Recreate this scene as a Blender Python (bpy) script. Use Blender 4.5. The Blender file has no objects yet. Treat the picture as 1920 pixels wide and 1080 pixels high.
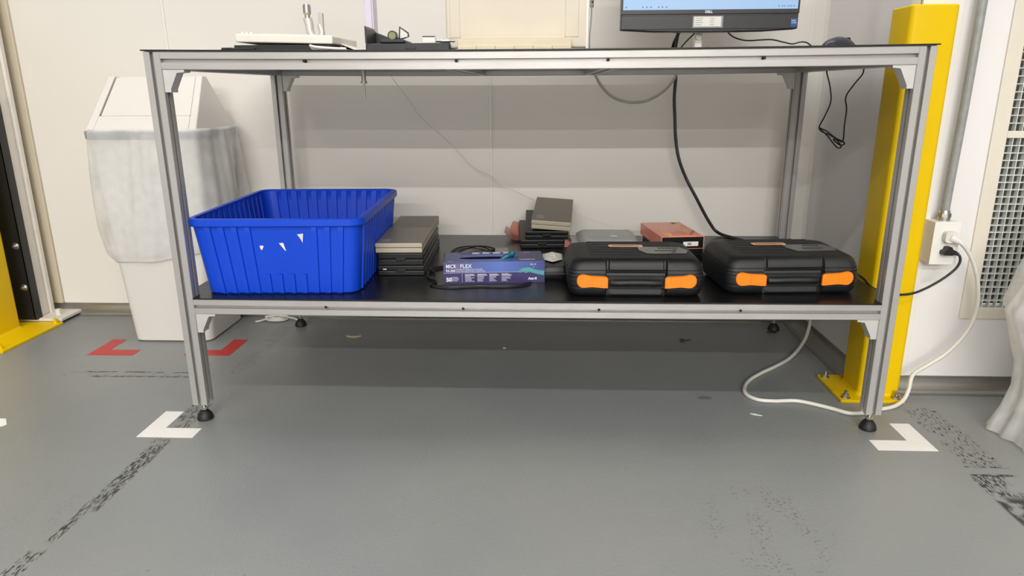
import bpy, bmesh, math, random
from mathutils import Vector, Matrix
from math import sin, cos, pi, radians as R
C = bpy.context.scene.collection
SC = bpy.context.scene
random.seed(7)

# ------------------------------------------------------------------ camera
f_px, pit, yaw, rol = 1304.766, 0.27799, -0.04487, -0.0051
CAM = Vector((0.03039, -1.69116, 0.87005))
fw = Vector((sin(yaw)*cos(pit), cos(yaw)*cos(pit), -sin(pit)))
r0 = Vector((cos(yaw), -sin(yaw), 0)); u0 = r0.cross(fw)
rr = cos(rol)*r0 + sin(rol)*u0; uu = -sin(rol)*r0 + cos(rol)*u0
cd = bpy.data.cameras.new('camera'); cam = bpy.data.objects.new('camera', cd); C.objects.link(cam)
cd.sensor_width = 36; cd.lens = f_px/1920*36; cd.clip_start = .02; cd.clip_end = 60
cam.matrix_world = Matrix(((rr.x, uu.x, -fw.x, CAM.x), (rr.y, uu.y, -fw.y, CAM.y), (rr.z, uu.z, -fw.z, CAM.z), (0, 0, 0, 1)))
SC.camera = cam
# ------------------------------------------------------------------ world, exposure
w = bpy.data.worlds.new('world'); SC.world = w; w.use_nodes = True
w.node_tree.nodes['Background'].inputs[0].default_value = (.9, .92, 1, 1)
w.node_tree.nodes['Background'].inputs[1].default_value = .3
SC.view_settings.view_transform = 'Standard'; SC.view_settings.look = 'None'
SC.view_settings.gamma = 1; SC.view_settings.exposure = 1.09
# ------------------------------------------------------------------ ceiling strip lights (rows parallel to the bench)
def strip(y, x0, x1, power, col=(1, .98, .958), wd=.10):
    l = bpy.data.lights.new('ceiling_strip', 'AREA'); l.shape = 'RECTANGLE'
    l.size = x1-x0; l.size_y = wd; l.energy = power; l.color = col
    o = bpy.data.objects.new('ceiling_strip', l); C.objects.link(o); o.location = ((x0+x1)/2, y, 3.33)
for y, pw in ((.35, 24), (-2.42, 36), (-5.58, 138), (-8.75, 355), (-11.9, 260), (-15.2, 120)):
    strip(y, -2.5, 2.7, pw, wd=.55 if y > 0 else .10)

# ------------------------------------------------------------------ materials
def S(c):  # sRGB 0-255 -> linear
    return tuple(((v/255)/12.92 if v/255 <= .04045 else ((v/255+.055)/1.055)**2.4) for v in c) + (1,)
class NT:
    def __init__(s, m): s.t = m.node_tree; s.n = s.t.nodes; s.l = s.t.links
    def new(s, k, **kw):
        n = s.n.new(k)
        for a, b in kw.items(): setattr(n, a, b)
        return n
    def link(s, a, b): s.l.new(a, b)
    def math(s, op, a, b=None, clamp=False):
        n = s.new('ShaderNodeMath', operation=op); n.use_clamp = clamp
        for i, v in enumerate((a, b)):
            if v is None: continue
            if isinstance(v, (int, float)): n.inputs[i].default_value = v
            else: s.link(v, n.inputs[i])
        return n.outputs[0]
    def mix(s, fac, a, b):
        n = s.new('ShaderNodeMix', data_type='RGBA')
        for i, v in ((0, fac), (6, a), (7, b)):
            if isinstance(v, (int, float)): n.inputs[i].default_value = v
            elif isinstance(v, tuple): n.inputs[i].default_value = v
            else: s.link(v, n.inputs[i])
        return n.outputs[2]
def mat(name, col, rough=.5, metal=0, noise=0, nscale=30, bump=0, bscale=200, coat=0, spec=None, stretch=None, trans=0, alpha=None, col2=None):
    m = bpy.data.materials.new(name); m.use_nodes = True; t = NT(m); b = t.n['Principled BSDF']
    c = S(col); b.inputs['Base Color'].default_value = c
    b.inputs['Roughness'].default_value = rough; b.inputs['Metallic'].default_value = metal
    if coat: b.inputs['Coat Weight'].default_value = coat
    if spec is not None: b.inputs['Specular IOR Level'].default_value = spec
    if trans: b.inputs['Transmission Weight'].default_value = trans
    if alpha is not None: b.inputs['Alpha'].default_value = alpha
    tc = t.new('ShaderNodeTexCoord'); mp = t.new('ShaderNodeMapping'); t.link(tc.outputs['Object'], mp.inputs[0])
    if stretch: mp.inputs['Scale'].default_value = stretch
    if noise or col2:
        nz = t.new('ShaderNodeTexNoise'); nz.inputs['Scale'].default_value = nscale; nz.inputs['Detail'].default_value = 4
        t.link(mp.outputs[0], nz.inputs['Vector'])
        c2 = S(col2) if col2 else tuple(max(0, v*(1-noise)) for v in c[:3])+(1,)
        rmp = t.new('ShaderNodeMapRange'); rmp.inputs[1].default_value = .3; rmp.inputs[2].default_value = .7
        t.link(nz.outputs[0], rmp.inputs[0])
        t.link(t.mix(rmp.outputs[0], c, c2), b.inputs['Base Color'])
    if bump:
        nb = t.new('ShaderNodeTexNoise'); nb.inputs['Scale'].default_value = bscale; nb.inputs['Detail'].default_value = 3
        t.link(mp.outputs[0], nb.inputs['Vector'])
        bp = t.new('ShaderNodeBump'); bp.inputs['Strength'].default_value = bump; bp.inputs['Distance'].default_value = .002
        t.link(nb.outputs[0], bp.inputs['Height']); t.link(bp.outputs[0], b.inputs['Normal'])
    return m
M = {}
M['wall'] = mat('wall_paint', (224, 219, 211), .45, noise=.02, nscale=2, bump=.03, bscale=90)
M['wall_r'] = mat('wall_paint_cool', (226, 223, 221), .45, noise=.02, nscale=2, bump=.03, bscale=90)
M['trimw'] = mat('trim_white', (228, 224, 216), .4, noise=.03)
M['trimb'] = mat('trim_beige', (196, 184, 160), .45, noise=.04)
M['ceil'] = mat('ceiling_white', (225, 225, 222), .8, noise=.02)
M['cove'] = mat('cove_metal', (165, 162, 156), .33, metal=.85, noise=.15, nscale=12, stretch=(1, 12, 12))
M['alu'] = mat('anodised_aluminium', (184, 181, 178), .34, metal=.45, noise=.10, nscale=25, bump=.05, bscale=300, stretch=(.3, 1, 1))
M['aluv'] = mat('anodised_aluminium_post', (184, 181, 178), .34, metal=.45, noise=.10, nscale=25, bump=.05, bscale=300, stretch=(1, 1, .1))
M['cast'] = mat('cast_bracket', (205, 203, 200), .4, metal=.4, noise=.08)
M['board'] = mat('grey_underside', (120, 119, 116), .7, noise=.1)
M['mat'] = mat('black_laminate', (19, 18, 19), .30, noise=.35, nscale=14, bump=.05, bscale=120, spec=.45)
M['rub'] = mat('black_rubber', (22, 22, 23), .55, noise=.3, bump=.1)
M['steel'] = mat('zinc_steel', (190, 188, 182), .28, metal=.95, noise=.15)
M['yel'] = mat('yellow_paint', (226, 188, 0), .42, spec=.2, noise=.05, nscale=9, bump=.08, bscale=60)
M['blk'] = mat('black_painted_steel', (24, 25, 26), .4, noise=.2)
M['blue'] = mat('blue_plastic', (12, 68, 200), .42, spec=.3, noise=.08, nscale=12, bump=.03, bscale=150)
M['case'] = mat('black_case_plastic', (23, 23, 25), .45, noise=.25, nscale=40, bump=.35, bscale=700)
M['latch'] = mat('orange_latch_plastic', (255, 132, 8), .38, noise=.05)
M['peach'] = mat('orange_sticker', (246, 190, 150), .4, noise=.1, nscale=60)
M['greyfilm'] = mat('grey_film_label', (92, 92, 92), .25, noise=.45, nscale=35, coat=.5)
M['ink'] = mat('dark_print', (40, 36, 34), .5, noise=.1)
M['taupe'] = mat('taupe_box_plastic', (128, 121, 108), .45, noise=.1, nscale=50, bump=.05)
M['taupe_side'] = mat('beige_box_side', (178, 168, 148), .5, noise=.05)
M['bbox'] = mat('black_box_plastic', (17, 17, 18), .4, noise=.25, nscale=30, bump=.08, spec=.35)
M['white'] = mat('white_plastic', (228, 225, 218), .4, noise=.03, bump=.03)
M['bin'] = mat('white_bin_plastic', (212, 208, 201), .4, noise=.03, nscale=6, bump=.04, bscale=40)
M['rimg'] = mat('grey_bin_rim', (150, 150, 156), .4, noise=.05)
M['cordw'] = mat('white_cord', (215, 212, 203), .4, noise=.06)
M['cordb'] = mat('black_cord', (18, 18, 19), .4, noise=.2)
M['grey'] = mat('grey_plastic', (150, 150, 148), .5, noise=.1)
M['cond'] = mat('grey_conduit', (150, 152, 148), .4, noise=.2, nscale=60)
M['ven'] = mat('vent_frame_cream', (219, 211, 195), .45, noise=.03)
M['grid'] = mat('vent_grid_white', (225, 226, 220), .45, noise=.04)
M['vdark'] = mat('vent_filter', (92, 98, 92), .8, noise=.2, nscale=80)
M['orange'] = mat('orange_print_card', (246, 106, 40), .35, coat=.6, noise=.06, nscale=30)
M['paper'] = mat('white_paper', (228, 226, 220), .6, noise=.04)
M['tapew'] = mat('white_floor_tape', (235, 232, 228), .45, noise=.04)
M['taper'] = mat('red_floor_tape', (186, 46, 46), .45, noise=.12, nscale=20)
M['foil'] = mat('silver_bag', (244, 244, 242), .35, noise=.05, nscale=18, bump=.25, bscale=40)
M['tissue'] = mat('white_tissue', (220, 216, 208), .8, noise=.1, bump=.8, bscale=90)
M['pink'] = mat('pink_antistatic_bag', (218, 138, 122), .3, noise=.15, nscale=20, alpha=.62)
M['bezel'] = mat('monitor_black', (34, 34, 36), .35, noise=.2, bump=.03)
M['purple'] = mat('box_print_purple', (52, 44, 96), .35, noise=.1)
M['teal'] = mat('teal_glove', (24, 104, 124), .45, noise=.3, nscale=30, bump=.3, bscale=60)
M['tealp'] = mat('teal_print', (84, 160, 168), .4, noise=.2, nscale=40)
M['dark'] = mat('dark_hole', (12, 14, 18), .7, noise=.2)
M['wtext'] = mat('white_print', (225, 225, 235), .5)
M['mouse'] = mat('navy_mouse', (34, 36, 52), .3, noise=.1, coat=.3)
M['intel'] = mat('blue_badge', (20, 78, 150), .35, noise=.2)
M['cream'] = mat('aged_clear_case', (206, 195, 176), .4, noise=.08, nscale=7, bump=.2, bscale=25)
M['hinge'] = mat('cream_hinge', (214, 200, 172), .4, noise=.12, nscale=14)
M['pinkp'] = mat('pink_paper', (232, 205, 196), .6, noise=.1, nscale=9)
M['tray'] = mat('white_tray', (232, 226, 214), .45, noise=.05)
M['lens'] = mat('gauge_face', (150, 145, 105), .2, noise=.2)
M['lilac'] = mat('lilac_sleeve', (212, 206, 222), .2, noise=.05)
M['plate_w'] = mat('white_painted_steel', (222, 216, 206), .45, noise=.08, nscale=20, bump=.1)
M['dgrey'] = mat('dark_screen_rib', (58, 58, 58), .5, noise=.1)

def glovebox_print():
    m = mat('box_print_blue', (70, 98, 180), .35); t = NT(m); b = t.n['Principled BSDF']
    tc = t.new('ShaderNodeTexCoord'); sp = t.new('ShaderNodeSeparateXYZ'); t.link(tc.outputs['Object'], sp.inputs[0])
    rp = t.new('ShaderNodeValToRGB'); e = rp.color_ramp.elements
    e[0].position = 0; e[0].color = S((66, 72, 112)); e[1].position = 1; e[1].color = S((60, 70, 128))
    x = e.new(.55); x.color = S((88, 112, 186))
    t.link(t.math('ADD', t.math('DIVIDE', sp.outputs[0], .282), .5), rp.inputs[0]); t.link(rp.outputs[0], b.inputs['Base Color'])
    return m
M['gblue'] = glovebox_print()
def bagmat():
    m = bpy.data.materials.new('translucent_bag'); m.use_nodes = True; t = NT(m)
    b = t.n['Principled BSDF']; b.inputs['Base Color'].default_value = S((246, 245, 243)); b.inputs['Roughness'].default_value = .35
    out = t.n['Material Output']
    tl = t.new('ShaderNodeBsdfTranslucent'); tl.inputs[0].default_value = S((248, 248, 246))
    tp = t.new('ShaderNodeBsdfTransparent')
    m1 = t.new('ShaderNodeMixShader'); m1.inputs[0].default_value = .3; t.link(b.outputs[0], m1.inputs[1]); t.link(tl.outputs[0], m1.inputs[2])
    m2 = t.new('ShaderNodeMixShader'); t.link(m1.outputs[0], m2.inputs[1]); t.link(tp.outputs[0], m2.inputs[2])
    nz = t.new('ShaderNodeTexNoise'); nz.inputs['Scale'].default_value = 9
    tc = t.new('ShaderNodeTexCoord'); t.link(tc.outputs['Object'], nz.inputs['Vector'])
    t.link(t.math('MULTIPLY', nz.outputs[0], .95), m2.inputs[0]); t.link(m2.outputs[0], out.inputs[0])
    nb = t.new('ShaderNodeTexNoise'); nb.inputs['Scale'].default_value = 22; nb.inputs['Detail'].default_value = 5
    t.link(tc.outputs['Object'], nb.inputs['Vector'])
    bp = t.new('ShaderNodeBump'); bp.inputs['Strength'].default_value = .45; bp.inputs['Distance'].default_value = .008
    t.link(nb.outputs[0], bp.inputs['Height']); t.link(bp.outputs[0], b.inputs['Normal'])
    return m
M['bag'] = bagmat()
def screenmat():
    m = bpy.data.materials.new('lit_screen'); m.use_nodes = True; t = NT(m); b = t.n['Principled BSDF']
    b.inputs['Base Color'].default_value = (0, 0, 0, 1); b.inputs['Roughness'].default_value = .3
    tc = t.new('ShaderNodeTexCoord'); nz = t.new('ShaderNodeTexNoise'); nz.inputs['Scale'].default_value = 3
    t.link(tc.outputs['Object'], nz.inputs['Vector'])
    t.link(t.mix(nz.outputs[0], S((150, 200, 252)), S((200, 224, 250))), b.inputs['Emission Color']); b.inputs['Emission Strength'].default_value = .40
    return m
M['screen'] = screenmat()

def floormat():
    m = mat('epoxy_floor', (150, 152, 149), .42); t = NT(m); b = t.n['Principled BSDF']
    tc = t.new('ShaderNodeTexCoord'); P = tc.outputs['Object']
    sp = t.new('ShaderNodeSeparateXYZ'); t.link(P, sp.inputs[0]); X, Y = sp.outputs[0], sp.outputs[1]
    def noise(scale, det=3, stretch=None, rough=.5):
        n = t.new('ShaderNodeTexNoise'); n.inputs['Scale'].default_value = scale; n.inputs['Detail'].default_value = det; n.inputs['Roughness'].default_value = rough
        if stretch:
            mp = t.new('ShaderNodeMapping'); mp.inputs['Scale'].default_value = stretch; t.link(P, mp.inputs[0]); t.link(mp.outputs[0], n.inputs['Vector'])
        else: t.link(P, n.inputs['Vector'])
        return n.outputs[0]
    def sm(v, a, bb):
        n = t.new('ShaderNodeMapRange', interpolation_type='SMOOTHSTEP'); n.inputs[1].default_value = a; n.inputs[2].default_value = bb; t.link(v, n.inputs[0]); return n.outputs[0]
    base = t.mix(sm(noise(1.3, 3), .35, .65), S((128, 131, 131)), S((136, 137, 135)))
    base = t.mix(t.math('MULTIPLY', sm(noise(900, 1), .35, .75), .16), base, S((102, 104, 102)))
    # old tape residue strips: (axis across, centre, half width, from, to, streak density)
    def band(A, B, c, hw, a, bb, thr, st, sc):
        wv = t.math('MULTIPLY', t.math('SUBTRACT', noise(9, 1), .5), .016)
        d = t.math('ABSOLUTE', t.math('SUBTRACT', t.math('ADD', A, wv), c))
        mk = t.math('SUBTRACT', 1, sm(d, hw*.85, hw*1.05))
        mk = t.math('MULTIPLY', mk, t.math('MULTIPLY', sm(B, a-.012, a+.012), t.math('SUBTRACT', 1, sm(B, bb-.012, bb+.012))))
        mk = t.math('MULTIPLY', mk, sm(noise(16, 2), .36, .50))
        return t.math('MULTIPLY', mk, sm(noise(sc*1.7, 4, st, .6), thr+.02, thr+.055))
    sy, sx = (3.6, 1, 1), (1, 3.6, 1)
    marks = [band(X, Y, -.960, .020, -.66, -.55, .49, sy, 30), band(X, Y, -.953, .010, -.55, -.40, .46, sy, 30), band(X, Y, -.945, .022, -.42, -.12, .45, sy, 30),
             band(X, Y, -.945, .030, -.12, .11, .48, sy, 32), band(X, Y, -.950, .026, .33, .44, .60, sy, 32),
             band(Y, X, .336, .005, -1.44, -1.05, .40, sx, 30), band(Y, X, .300, .005, -1.40, -1.08, .42, sx, 30), band(Y, X, .318, .018, -1.50, -1.12, .57, sx, 26),
             band(X, Y, 1.090, .048, -.17, .15, .52, sy, 34), band(X, Y, 1.065, .040, -.30, -.205, .47, sy, 34),
             band(X, Y, 1.070, .046, -.62, -.30, .33, sy, 26), band(Y, X, -.205, .005, 1.03, 1.13, .40, sx, 30), band(Y, X, -.168, .003, 1.03, 1.14, .46, sx, 30)]
    acc = marks[0]
    for k in marks[1:]: acc = t.math('MAXIMUM', acc, k)
    base = t.mix(t.math('MULTIPLY', acc, .9), base, S((16, 16, 15)))
    # faint grey scuff field left by the old strip behind
    soft = t.math('MULTIPLY', band(X, Y, -.945, .03, .40, .82, .45, sy, 18), .35)
    base = t.mix(soft, base, S((96, 98, 96)))
    # dotty foot scuffs front right
    def blob(cx, cy, rx, ry):
        dx = t.math('DIVIDE', t.math('SUBTRACT', X, cx), rx); dy = t.math('DIVIDE', t.math('SUBTRACT', Y, cy), ry)
        return t.math('SUBTRACT', 1, sm(t.math('ADD', t.math('MULTIPLY', dx, dx), t.math('MULTIPLY', dy, dy)), .3, 1))
    dots = t.math('MULTIPLY', sm(noise(150, 2), .56, .63), sm(noise(11, 2, (1.8, .6, 1)), .48, .56))
    fld = t.math('MAXIMUM', blob(.50, -.42, .15, .20), t.math('MULTIPLY', blob(-1.15, -.42, .3, .14), .5))
    base = t.mix(t.math('MULTIPLY', t.math('MULTIPLY', dots, fld), .50), base, S((70, 70, 68)))
    spk = t.math('MULTIPLY', sm(noise(70, 1), .78, .80), .5)
    base = t.mix(spk, base, S((80, 80, 78)))
    t.link(base, b.inputs['Base Color'])
    rg = t.new('ShaderNodeMapRange'); t.link(noise(5, 3), rg.inputs[0]); rg.inputs[3].default_value = .30; rg.inputs[4].default_value = .48
    t.link(rg.outputs[0], b.inputs['Roughness'])
    bp = t.new('ShaderNodeBump'); bp.inputs['Strength'].default_value = .34; bp.inputs['Distance'].default_value = .0018
    t.link(t.math('ADD', noise(150, 3), t.math('MULTIPLY', noise(24, 2), .8)), bp.inputs['Height']); t.link(bp.outputs[0], b.inputs['Normal'])
    return m
M['floor'] = floormat()

# ------------------------------------------------------------------ mesh helpers
def fin(name, bm, m, parent=None, smooth=False, bevel=0, seg=2, subsurf=0, recalc=True):
    if recalc: bmesh.ops.recalc_face_normals(bm, faces=bm.faces)
    me = bpy.data.meshes.new(name); bm.to_mesh(me); bm.free()
    for x in (m if isinstance(m, (list, tuple)) else [m]): me.materials.append(x)
    if smooth:
        for p in me.polygons: p.use_smooth = True
        if smooth != 'all': me.set_sharp_from_angle(angle=R(smooth if smooth is not True else 40))
    o = bpy.data.objects.new(name, me); C.objects.link(o)
    if parent: o.parent = parent
    if bevel:
        b = o.modifiers.new('bevel', 'BEVEL'); b.width = bevel; b.segments = seg; b.limit_method = 'ANGLE'; b.angle_limit = R(40)
    if subsurf:
        s = o.modifiers.new('subsurf', 'SUBSURF'); s.levels = subsurf; s.render_levels = subsurf
    return o
def tag(o, label, cat=None, group=None, kind=None):
    if label: o['label'] = label
    if cat: o['category'] = cat
    if group: o['group'] = group
    if kind: o['kind'] = kind
    return o
def thing(name, label, cat, loc=(0, 0, 0), rz=0, rx=0, group=None):
    o = bpy.data.objects.new(name, None); C.objects.link(o); o.location = loc; o.rotation_euler = (rx, 0, rz)
    o.empty_display_size = .05
    return tag(o, label, cat, group)
def B(): return bmesh.new()
def box(bm, x0, x1, y0, y1, z0, z1, mi=0, mtx=None):
    vs = [bm.verts.new(v) for v in ((x0, y0, z0), (x1, y0, z0), (x1, y1, z0), (x0, y1, z0), (x0, y0, z1), (x1, y0, z1), (x1, y1, z1), (x0, y1, z1))]
    if mtx:
        for v in vs: v.co = mtx @ v.co
    for q in ((0, 3, 2, 1), (4, 5, 6, 7), (0, 1, 5, 4), (1, 2, 6, 5), (2, 3, 7, 6), (3, 0, 4, 7)):
        bm.faces.new([vs[i] for i in q]).material_index = mi
    return vs
def frame(p0, p1):
    d = (Vector(p1)-Vector(p0)).normalized(); a = Vector((0, 0, 1)) if abs(d.z) < .9 else Vector((1, 0, 0))
    x = a.cross(d).normalized(); return x, d.cross(x)
def cone(bm, p0, p1, r0_, r1_, n=20, cap=True, mi=0, ph=0):
    p0, p1 = Vector(p0), Vector(p1); x, y = frame(p0, p1)
    a = [bm.verts.new(p0+(x*cos(2*pi*i/n+ph)+y*sin(2*pi*i/n+ph))*r0_) for i in range(n)]
    b = [bm.verts.new(p1+(x*cos(2*pi*i/n+ph)+y*sin(2*pi*i/n+ph))*r1_) for i in range(n)]
    for i in range(n): bm.faces.new((a[i], a[(i+1) % n], b[(i+1) % n], b[i])).material_index = mi
    if cap: bm.faces.new(a[::-1]).material_index = mi; bm.faces.new(b).material_index = mi
def lathe(bm, c, prof, n=24, mi=0):
    c = Vector(c); rings = []
    for r_, z in prof: rings.append([bm.verts.new(c+Vector((r_*cos(2*pi*i/n), r_*sin(2*pi*i/n), z))) for i in range(n)])
    for a, b in zip(rings, rings[1:]):
        for i in range(n): bm.faces.new((a[i], a[(i+1) % n], b[(i+1) % n], b[i])).material_index = mi
    bm.faces.new(rings[0][::-1]); bm.faces.new(rings[-1])
def spline(pts, k=8):
    P = [Vector(p) for p in pts]; P = [2*P[0]-P[1]]+P+[2*P[-1]-P[-2]]; out = []
    for i in range(1, len(P)-2):
        a, b, c, d = P[i-1:i+3]
        for j in range(k):
            t = j/k; out.append(.5*((2*b)+(c-a)*t+(2*a-5*b+4*c-d)*t*t+(-a+3*b-3*c+d)*t**3))
    out.append(P[-2]); return out
def tube(bm, pts, r, n=8, k=8, flat=1, mi=0):
    pts = spline(pts, k) if k else [Vector(p) for p in pts]
    t0 = (pts[1]-pts[0]).normalized(); up = Vector((0, 0, 1)) if abs(t0.z) < .8 else Vector((0, 1, 0))
    x = t0.cross(up).normalized(); prev = None
    for i, p in enumerate(pts):
        t = (pts[min(i+1, len(pts)-1)]-pts[max(i-1, 0)]).normalized()
        x = (x-t*x.dot(t)).normalized(); y = t.cross(x)
        rr_ = r(i/(len(pts)-1)) if callable(r) else r
        ring = [bm.verts.new(p+x*cos(2*pi*j/n)*rr_+y*sin(2*pi*j/n)*rr_*flat) for j in range(n)]
        if prev:
            for j in range(n): bm.faces.new((prev[j], prev[(j+1) % n], ring[(j+1) % n], ring[j])).material_index = mi
        else: bm.faces.new(ring[::-1])
        prev = ring
    bm.faces.new(prev)
def prism(bm, poly, axis, a, b, mi=0, n=1, off=None, mtx=None):
    """poly: 2-D points; axis: 'x','y','z' extrude direction from a to b, n segments, off(t)->Vector offset"""
    def P(u, v, w_):
        p = {'x': (w_, u, v), 'y': (u, w_, v), 'z': (u, v, w_)}[axis]; p = Vector(p)
        if off: p = p+off(w_)
        return mtx @ p if mtx else p
    rings = [[bm.verts.new(P(u, v, a+(b-a)*i/n)) for u, v in poly] for i in range(n+1)]
    k = len(poly)
    for r1, r2 in zip(rings, rings[1:]):
        for i in range(k): bm.faces.new((r1[i], r1[(i+1) % k], r2[(i+1) % k], r2[i])).material_index = mi
    bm.faces.new(rings[0][::-1]).material_index = mi; bm.faces.new(rings[-1]).material_index = mi
def rrect(w_, h, r, n=5, cx=0, cy=0):
    out = []
    for sx, sy, a0 in ((1, 1, 0), (-1, 1, 90), (-1, -1, 180), (1, -1, 270)):
        for i in range(n+1):
            a = R(a0+90*i/n); out.append((cx+sx*(w_/2-r)+r*cos(a), cy+sy*(h/2-r)+r*sin(a)))
    return out
def loft(bm, rings, cap0=True, cap1=True, mi=0, closed=True):
    V = [[bm.verts.new(p) for p in r] for r in rings]; k = len(V[0])
    for a, b in zip(V, V[1:]):
        for i in range(k if closed else k-1): bm.faces.new((a[i], a[(i+1) % k], b[(i+1) % k], b[i])).material_index = mi
    if cap0: bm.faces.new(V[0][::-1]).material_index = mi
    if cap1: bm.faces.new(V[-1]).material_index = mi
    return V
def text(name, s, size, m, parent, mtx, ext=.0002, align='LEFT', squash=1, bold=0):
    cu = bpy.data.curves.new(name, 'FONT'); cu.body = s; cu.size = size; cu.extrude = ext; cu.align_x = align; cu.offset = bold
    o = bpy.data.objects.new(name, cu); C.objects.link(o)
    dg = bpy.context.evaluated_depsgraph_get(); me = bpy.data.meshes.new_from_object(o.evaluated_get(dg))
    bpy.data.objects.remove(o)
    for v in me.vertices: v.co.x *= squash
    me.transform(mtx); me.name = name; me.materials.clear(); me.materials.append(m)
    ob = bpy.data.objects.new(name, me); C.objects.link(ob); ob.parent = parent
    return ob
def T(x, y, z): return Matrix.Translation((x, y, z))
RX = lambda a: Matrix.Rotation(R(a), 4, 'X')
RY = lambda a: Matrix.Rotation(R(a), 4, 'Y')
RZ = lambda a: Matrix.Rotation(R(a), 4, 'Z')
def struct(name, bm, m, **k): return tag(fin(name, bm, m, **k), None, None, None, 'structure')

# ------------------------------------------------------------------ the room
YW = .93; ZC = 3.36
bm = B(); box(bm, -7, 7, -17, YW+.1, -.05, 0); struct('floor', bm, M['floor'])
bm = B(); box(bm, -7, 7, -17, YW+.1, ZC, ZC+.05); struct('ceiling', bm, M['ceil'])
bm = B(); box(bm, -7, 1.02, YW, YW+.08, 0, ZC); struct('wall_back', bm, M['wall'])
bm = B(); box(bm, 1.0, 1.06, .27, YW+.08, 0, ZC); struct('wall_alcove', bm, M['wall_r'])
bm = B()
box(bm, 1.06, 1.262, .27, .33, 0, ZC); box(bm, 1.72, 7, .27, .33, 0, ZC); box(bm, 1.262, 1.72, .27, .33, 0, .255); box(bm, 1.262, 1.72, .27, .33, 1.66, ZC)
struct('wall_right_front', bm, M['wall_r'])
bm = B(); box(bm, -7.05, -7, -17, YW+.1, 0, ZC); struct('wall_left', bm, M['wall'])
bm = B(); box(bm, 7, 7.05, -17, YW+.1, 0, ZC); struct('wall_right', bm, M['wall'])
bm = B(); box(bm, -7, 7, -17.05, -17, 0, ZC); struct('wall_rear', bm, M['wall'])
# coves: concave quarter profile
def cove_poly(h=.047, r=.035):
    p = [(0, h), (-.004, h)]
    for i in range(9):
        a = R(90*i/8); p.append((-.004-(r-.004)*(1-cos(a)), h*.88*(1-sin(a))+.003))
    return p+[(-r, 0), (0, 0)]
bm = B(); prism(bm, [(YW+u, v) for u, v in cove_poly()], 'x', -7, 1.0); struct('baseboard_back', bm, M['cove'], smooth=50)
bm = B(); prism(bm, [(.27+u, v) for u, v in cove_poly(.05)], 'x', .97, 7); struct('baseboard_right_front', bm, M['cove'], smooth=50)
bm = B(); prism(bm, [(1.0+u, v) for u, v in cove_poly(.05, .045)], 'y', .24, YW); struct('baseboard_alcove', bm, M['cove'], smooth=50)
# seams and corner trims
for i, x in enumerate((-1.338, -.163)):
    bm = B(); box(bm, x-.0045, x+.0045, YW-.005, YW+.001, .05, ZC); struct(f'trim_{i+1}', bm, M['trimw'], bevel=.001)
bm = B(); prism(bm, [(.955, YW), (.965, YW-.006), (.992, YW-.034), (1.0, YW-.05), (1.0, YW)], 'z', .047, ZC); struct('trim_3', bm, M['trimw'], bevel=.002)
bm = B(); box(bm, .996, 1.105, .264, .271, .05, ZC); box(bm, .996, 1.001, .264, .32, .05, ZC); struct('trim_4', bm, M['trimw'], bevel=.002)
bm = B(); box(bm, -1.945, -1.905, YW-.012, YW, .047, ZC); struct('trim_5', bm, M['trimb'], bevel=.003)

# ------------------------------------------------------------------ workbench of aluminium profile
W2, T4, D, H, ZS, ZB = .915, .04, .826, .960, .3505, .05
def prof(c=.02, g=.0045, lip=.0045, gw=.010, gd=.0125):
    q = [(g, -c), (g, -c+lip), (gw, -c+lip), (gw*.6, -c+gd), (-gw*.6, -c+gd), (-gw, -c+lip), (-g, -c+lip), (-g, -c)]
    q = q[::-1]; out = []
    for k in range(4):
        a = R(90*k)
        s = [(-c+.001, -c)]+q+[(c-.001, -c)]
        out += [(u*cos(a)-v*sin(a), u*sin(a)+v*cos(a)) for u, v in s]
    return out
bench = thing('workbench', 'long two-tier silver aluminium-profile workbench with black top and shelf', 'workbench', (0, 0, 0))
def sagz(x, a): return -a*(1-(x/W2)**2)
SAGT, SAGS = .005, .003
def beam(name, axis, a, b, c1, c2, sag=0, n=1):
    bm = B()
    if axis == 'x': prism(bm, [(c1+u, c2+v) for u, v in prof()], 'x', a, b, n=n, off=(lambda x: Vector((0, 0, sagz(x, sag)))) if sag else None)
    elif axis == 'y': prism(bm, [(c1+u, c2+v) for u, v in prof()], 'y', a, b)
    else: prism(bm, [(c1+u, c2+v) for u, v in prof()], 'z', a, b)
    return fin(name, bm, M['alu'] if axis != 'z' else M['aluv'], bench)
for x in (-W2+.02, W2-.02):
    for y in (.02, D-.02):
        leg = beam('leg', 'z', ZB, H-.001, x, y)
        bm = B(); cone(bm, (x, y, .026), (x, y, ZB+.01), .005, .005, 14)
        for k in range(5): cone(bm, (x, y, .028+k*.004), (x, y, .030+k*.004), .0058, .0058, 14)
        cone(bm, (x, y, .030), (x, y, .037), .0095, .0095, 6)
        fin('foot_stud', bm, M['steel'], leg, smooth=30)
        bm = B(); lathe(bm, (x, y, 0), [(.019, 0), (.0215, .002), (.0215, .006), (.019, .014), (.014, .022), (.009, .027), (.006, .028)])
        fin('rubber_foot', bm, M['rub'], leg, smooth=35)
ix = W2-T4
beam('rail', 'x', -ix, ix, .02, H-.02, SAGT, 24); beam('rail', 'x', -ix, ix, D-.02, H-.02, SAGT, 24)
beam('rail', 'x', -ix, ix, .02, ZS-.02, SAGS, 24); beam('rail', 'x', -ix, ix, D-.02, ZS-.02, SAGS, 24)
for s in (-1, 1):
    beam('side_rail', 'y', T4, D-T4, s*(W2-.02), H-.02); beam('side_rail', 'y', T4, D-T4, s*(W2-.02), ZS-.02)
for x in (-.187, .187):
    beam('cross_rail', 'y', T4, D-T4, x, H-.02+sagz(x, SAGT)); beam('cross_rail', 'y', T4, D-T4, x, ZS-.02+sagz(x, SAGS))
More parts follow.
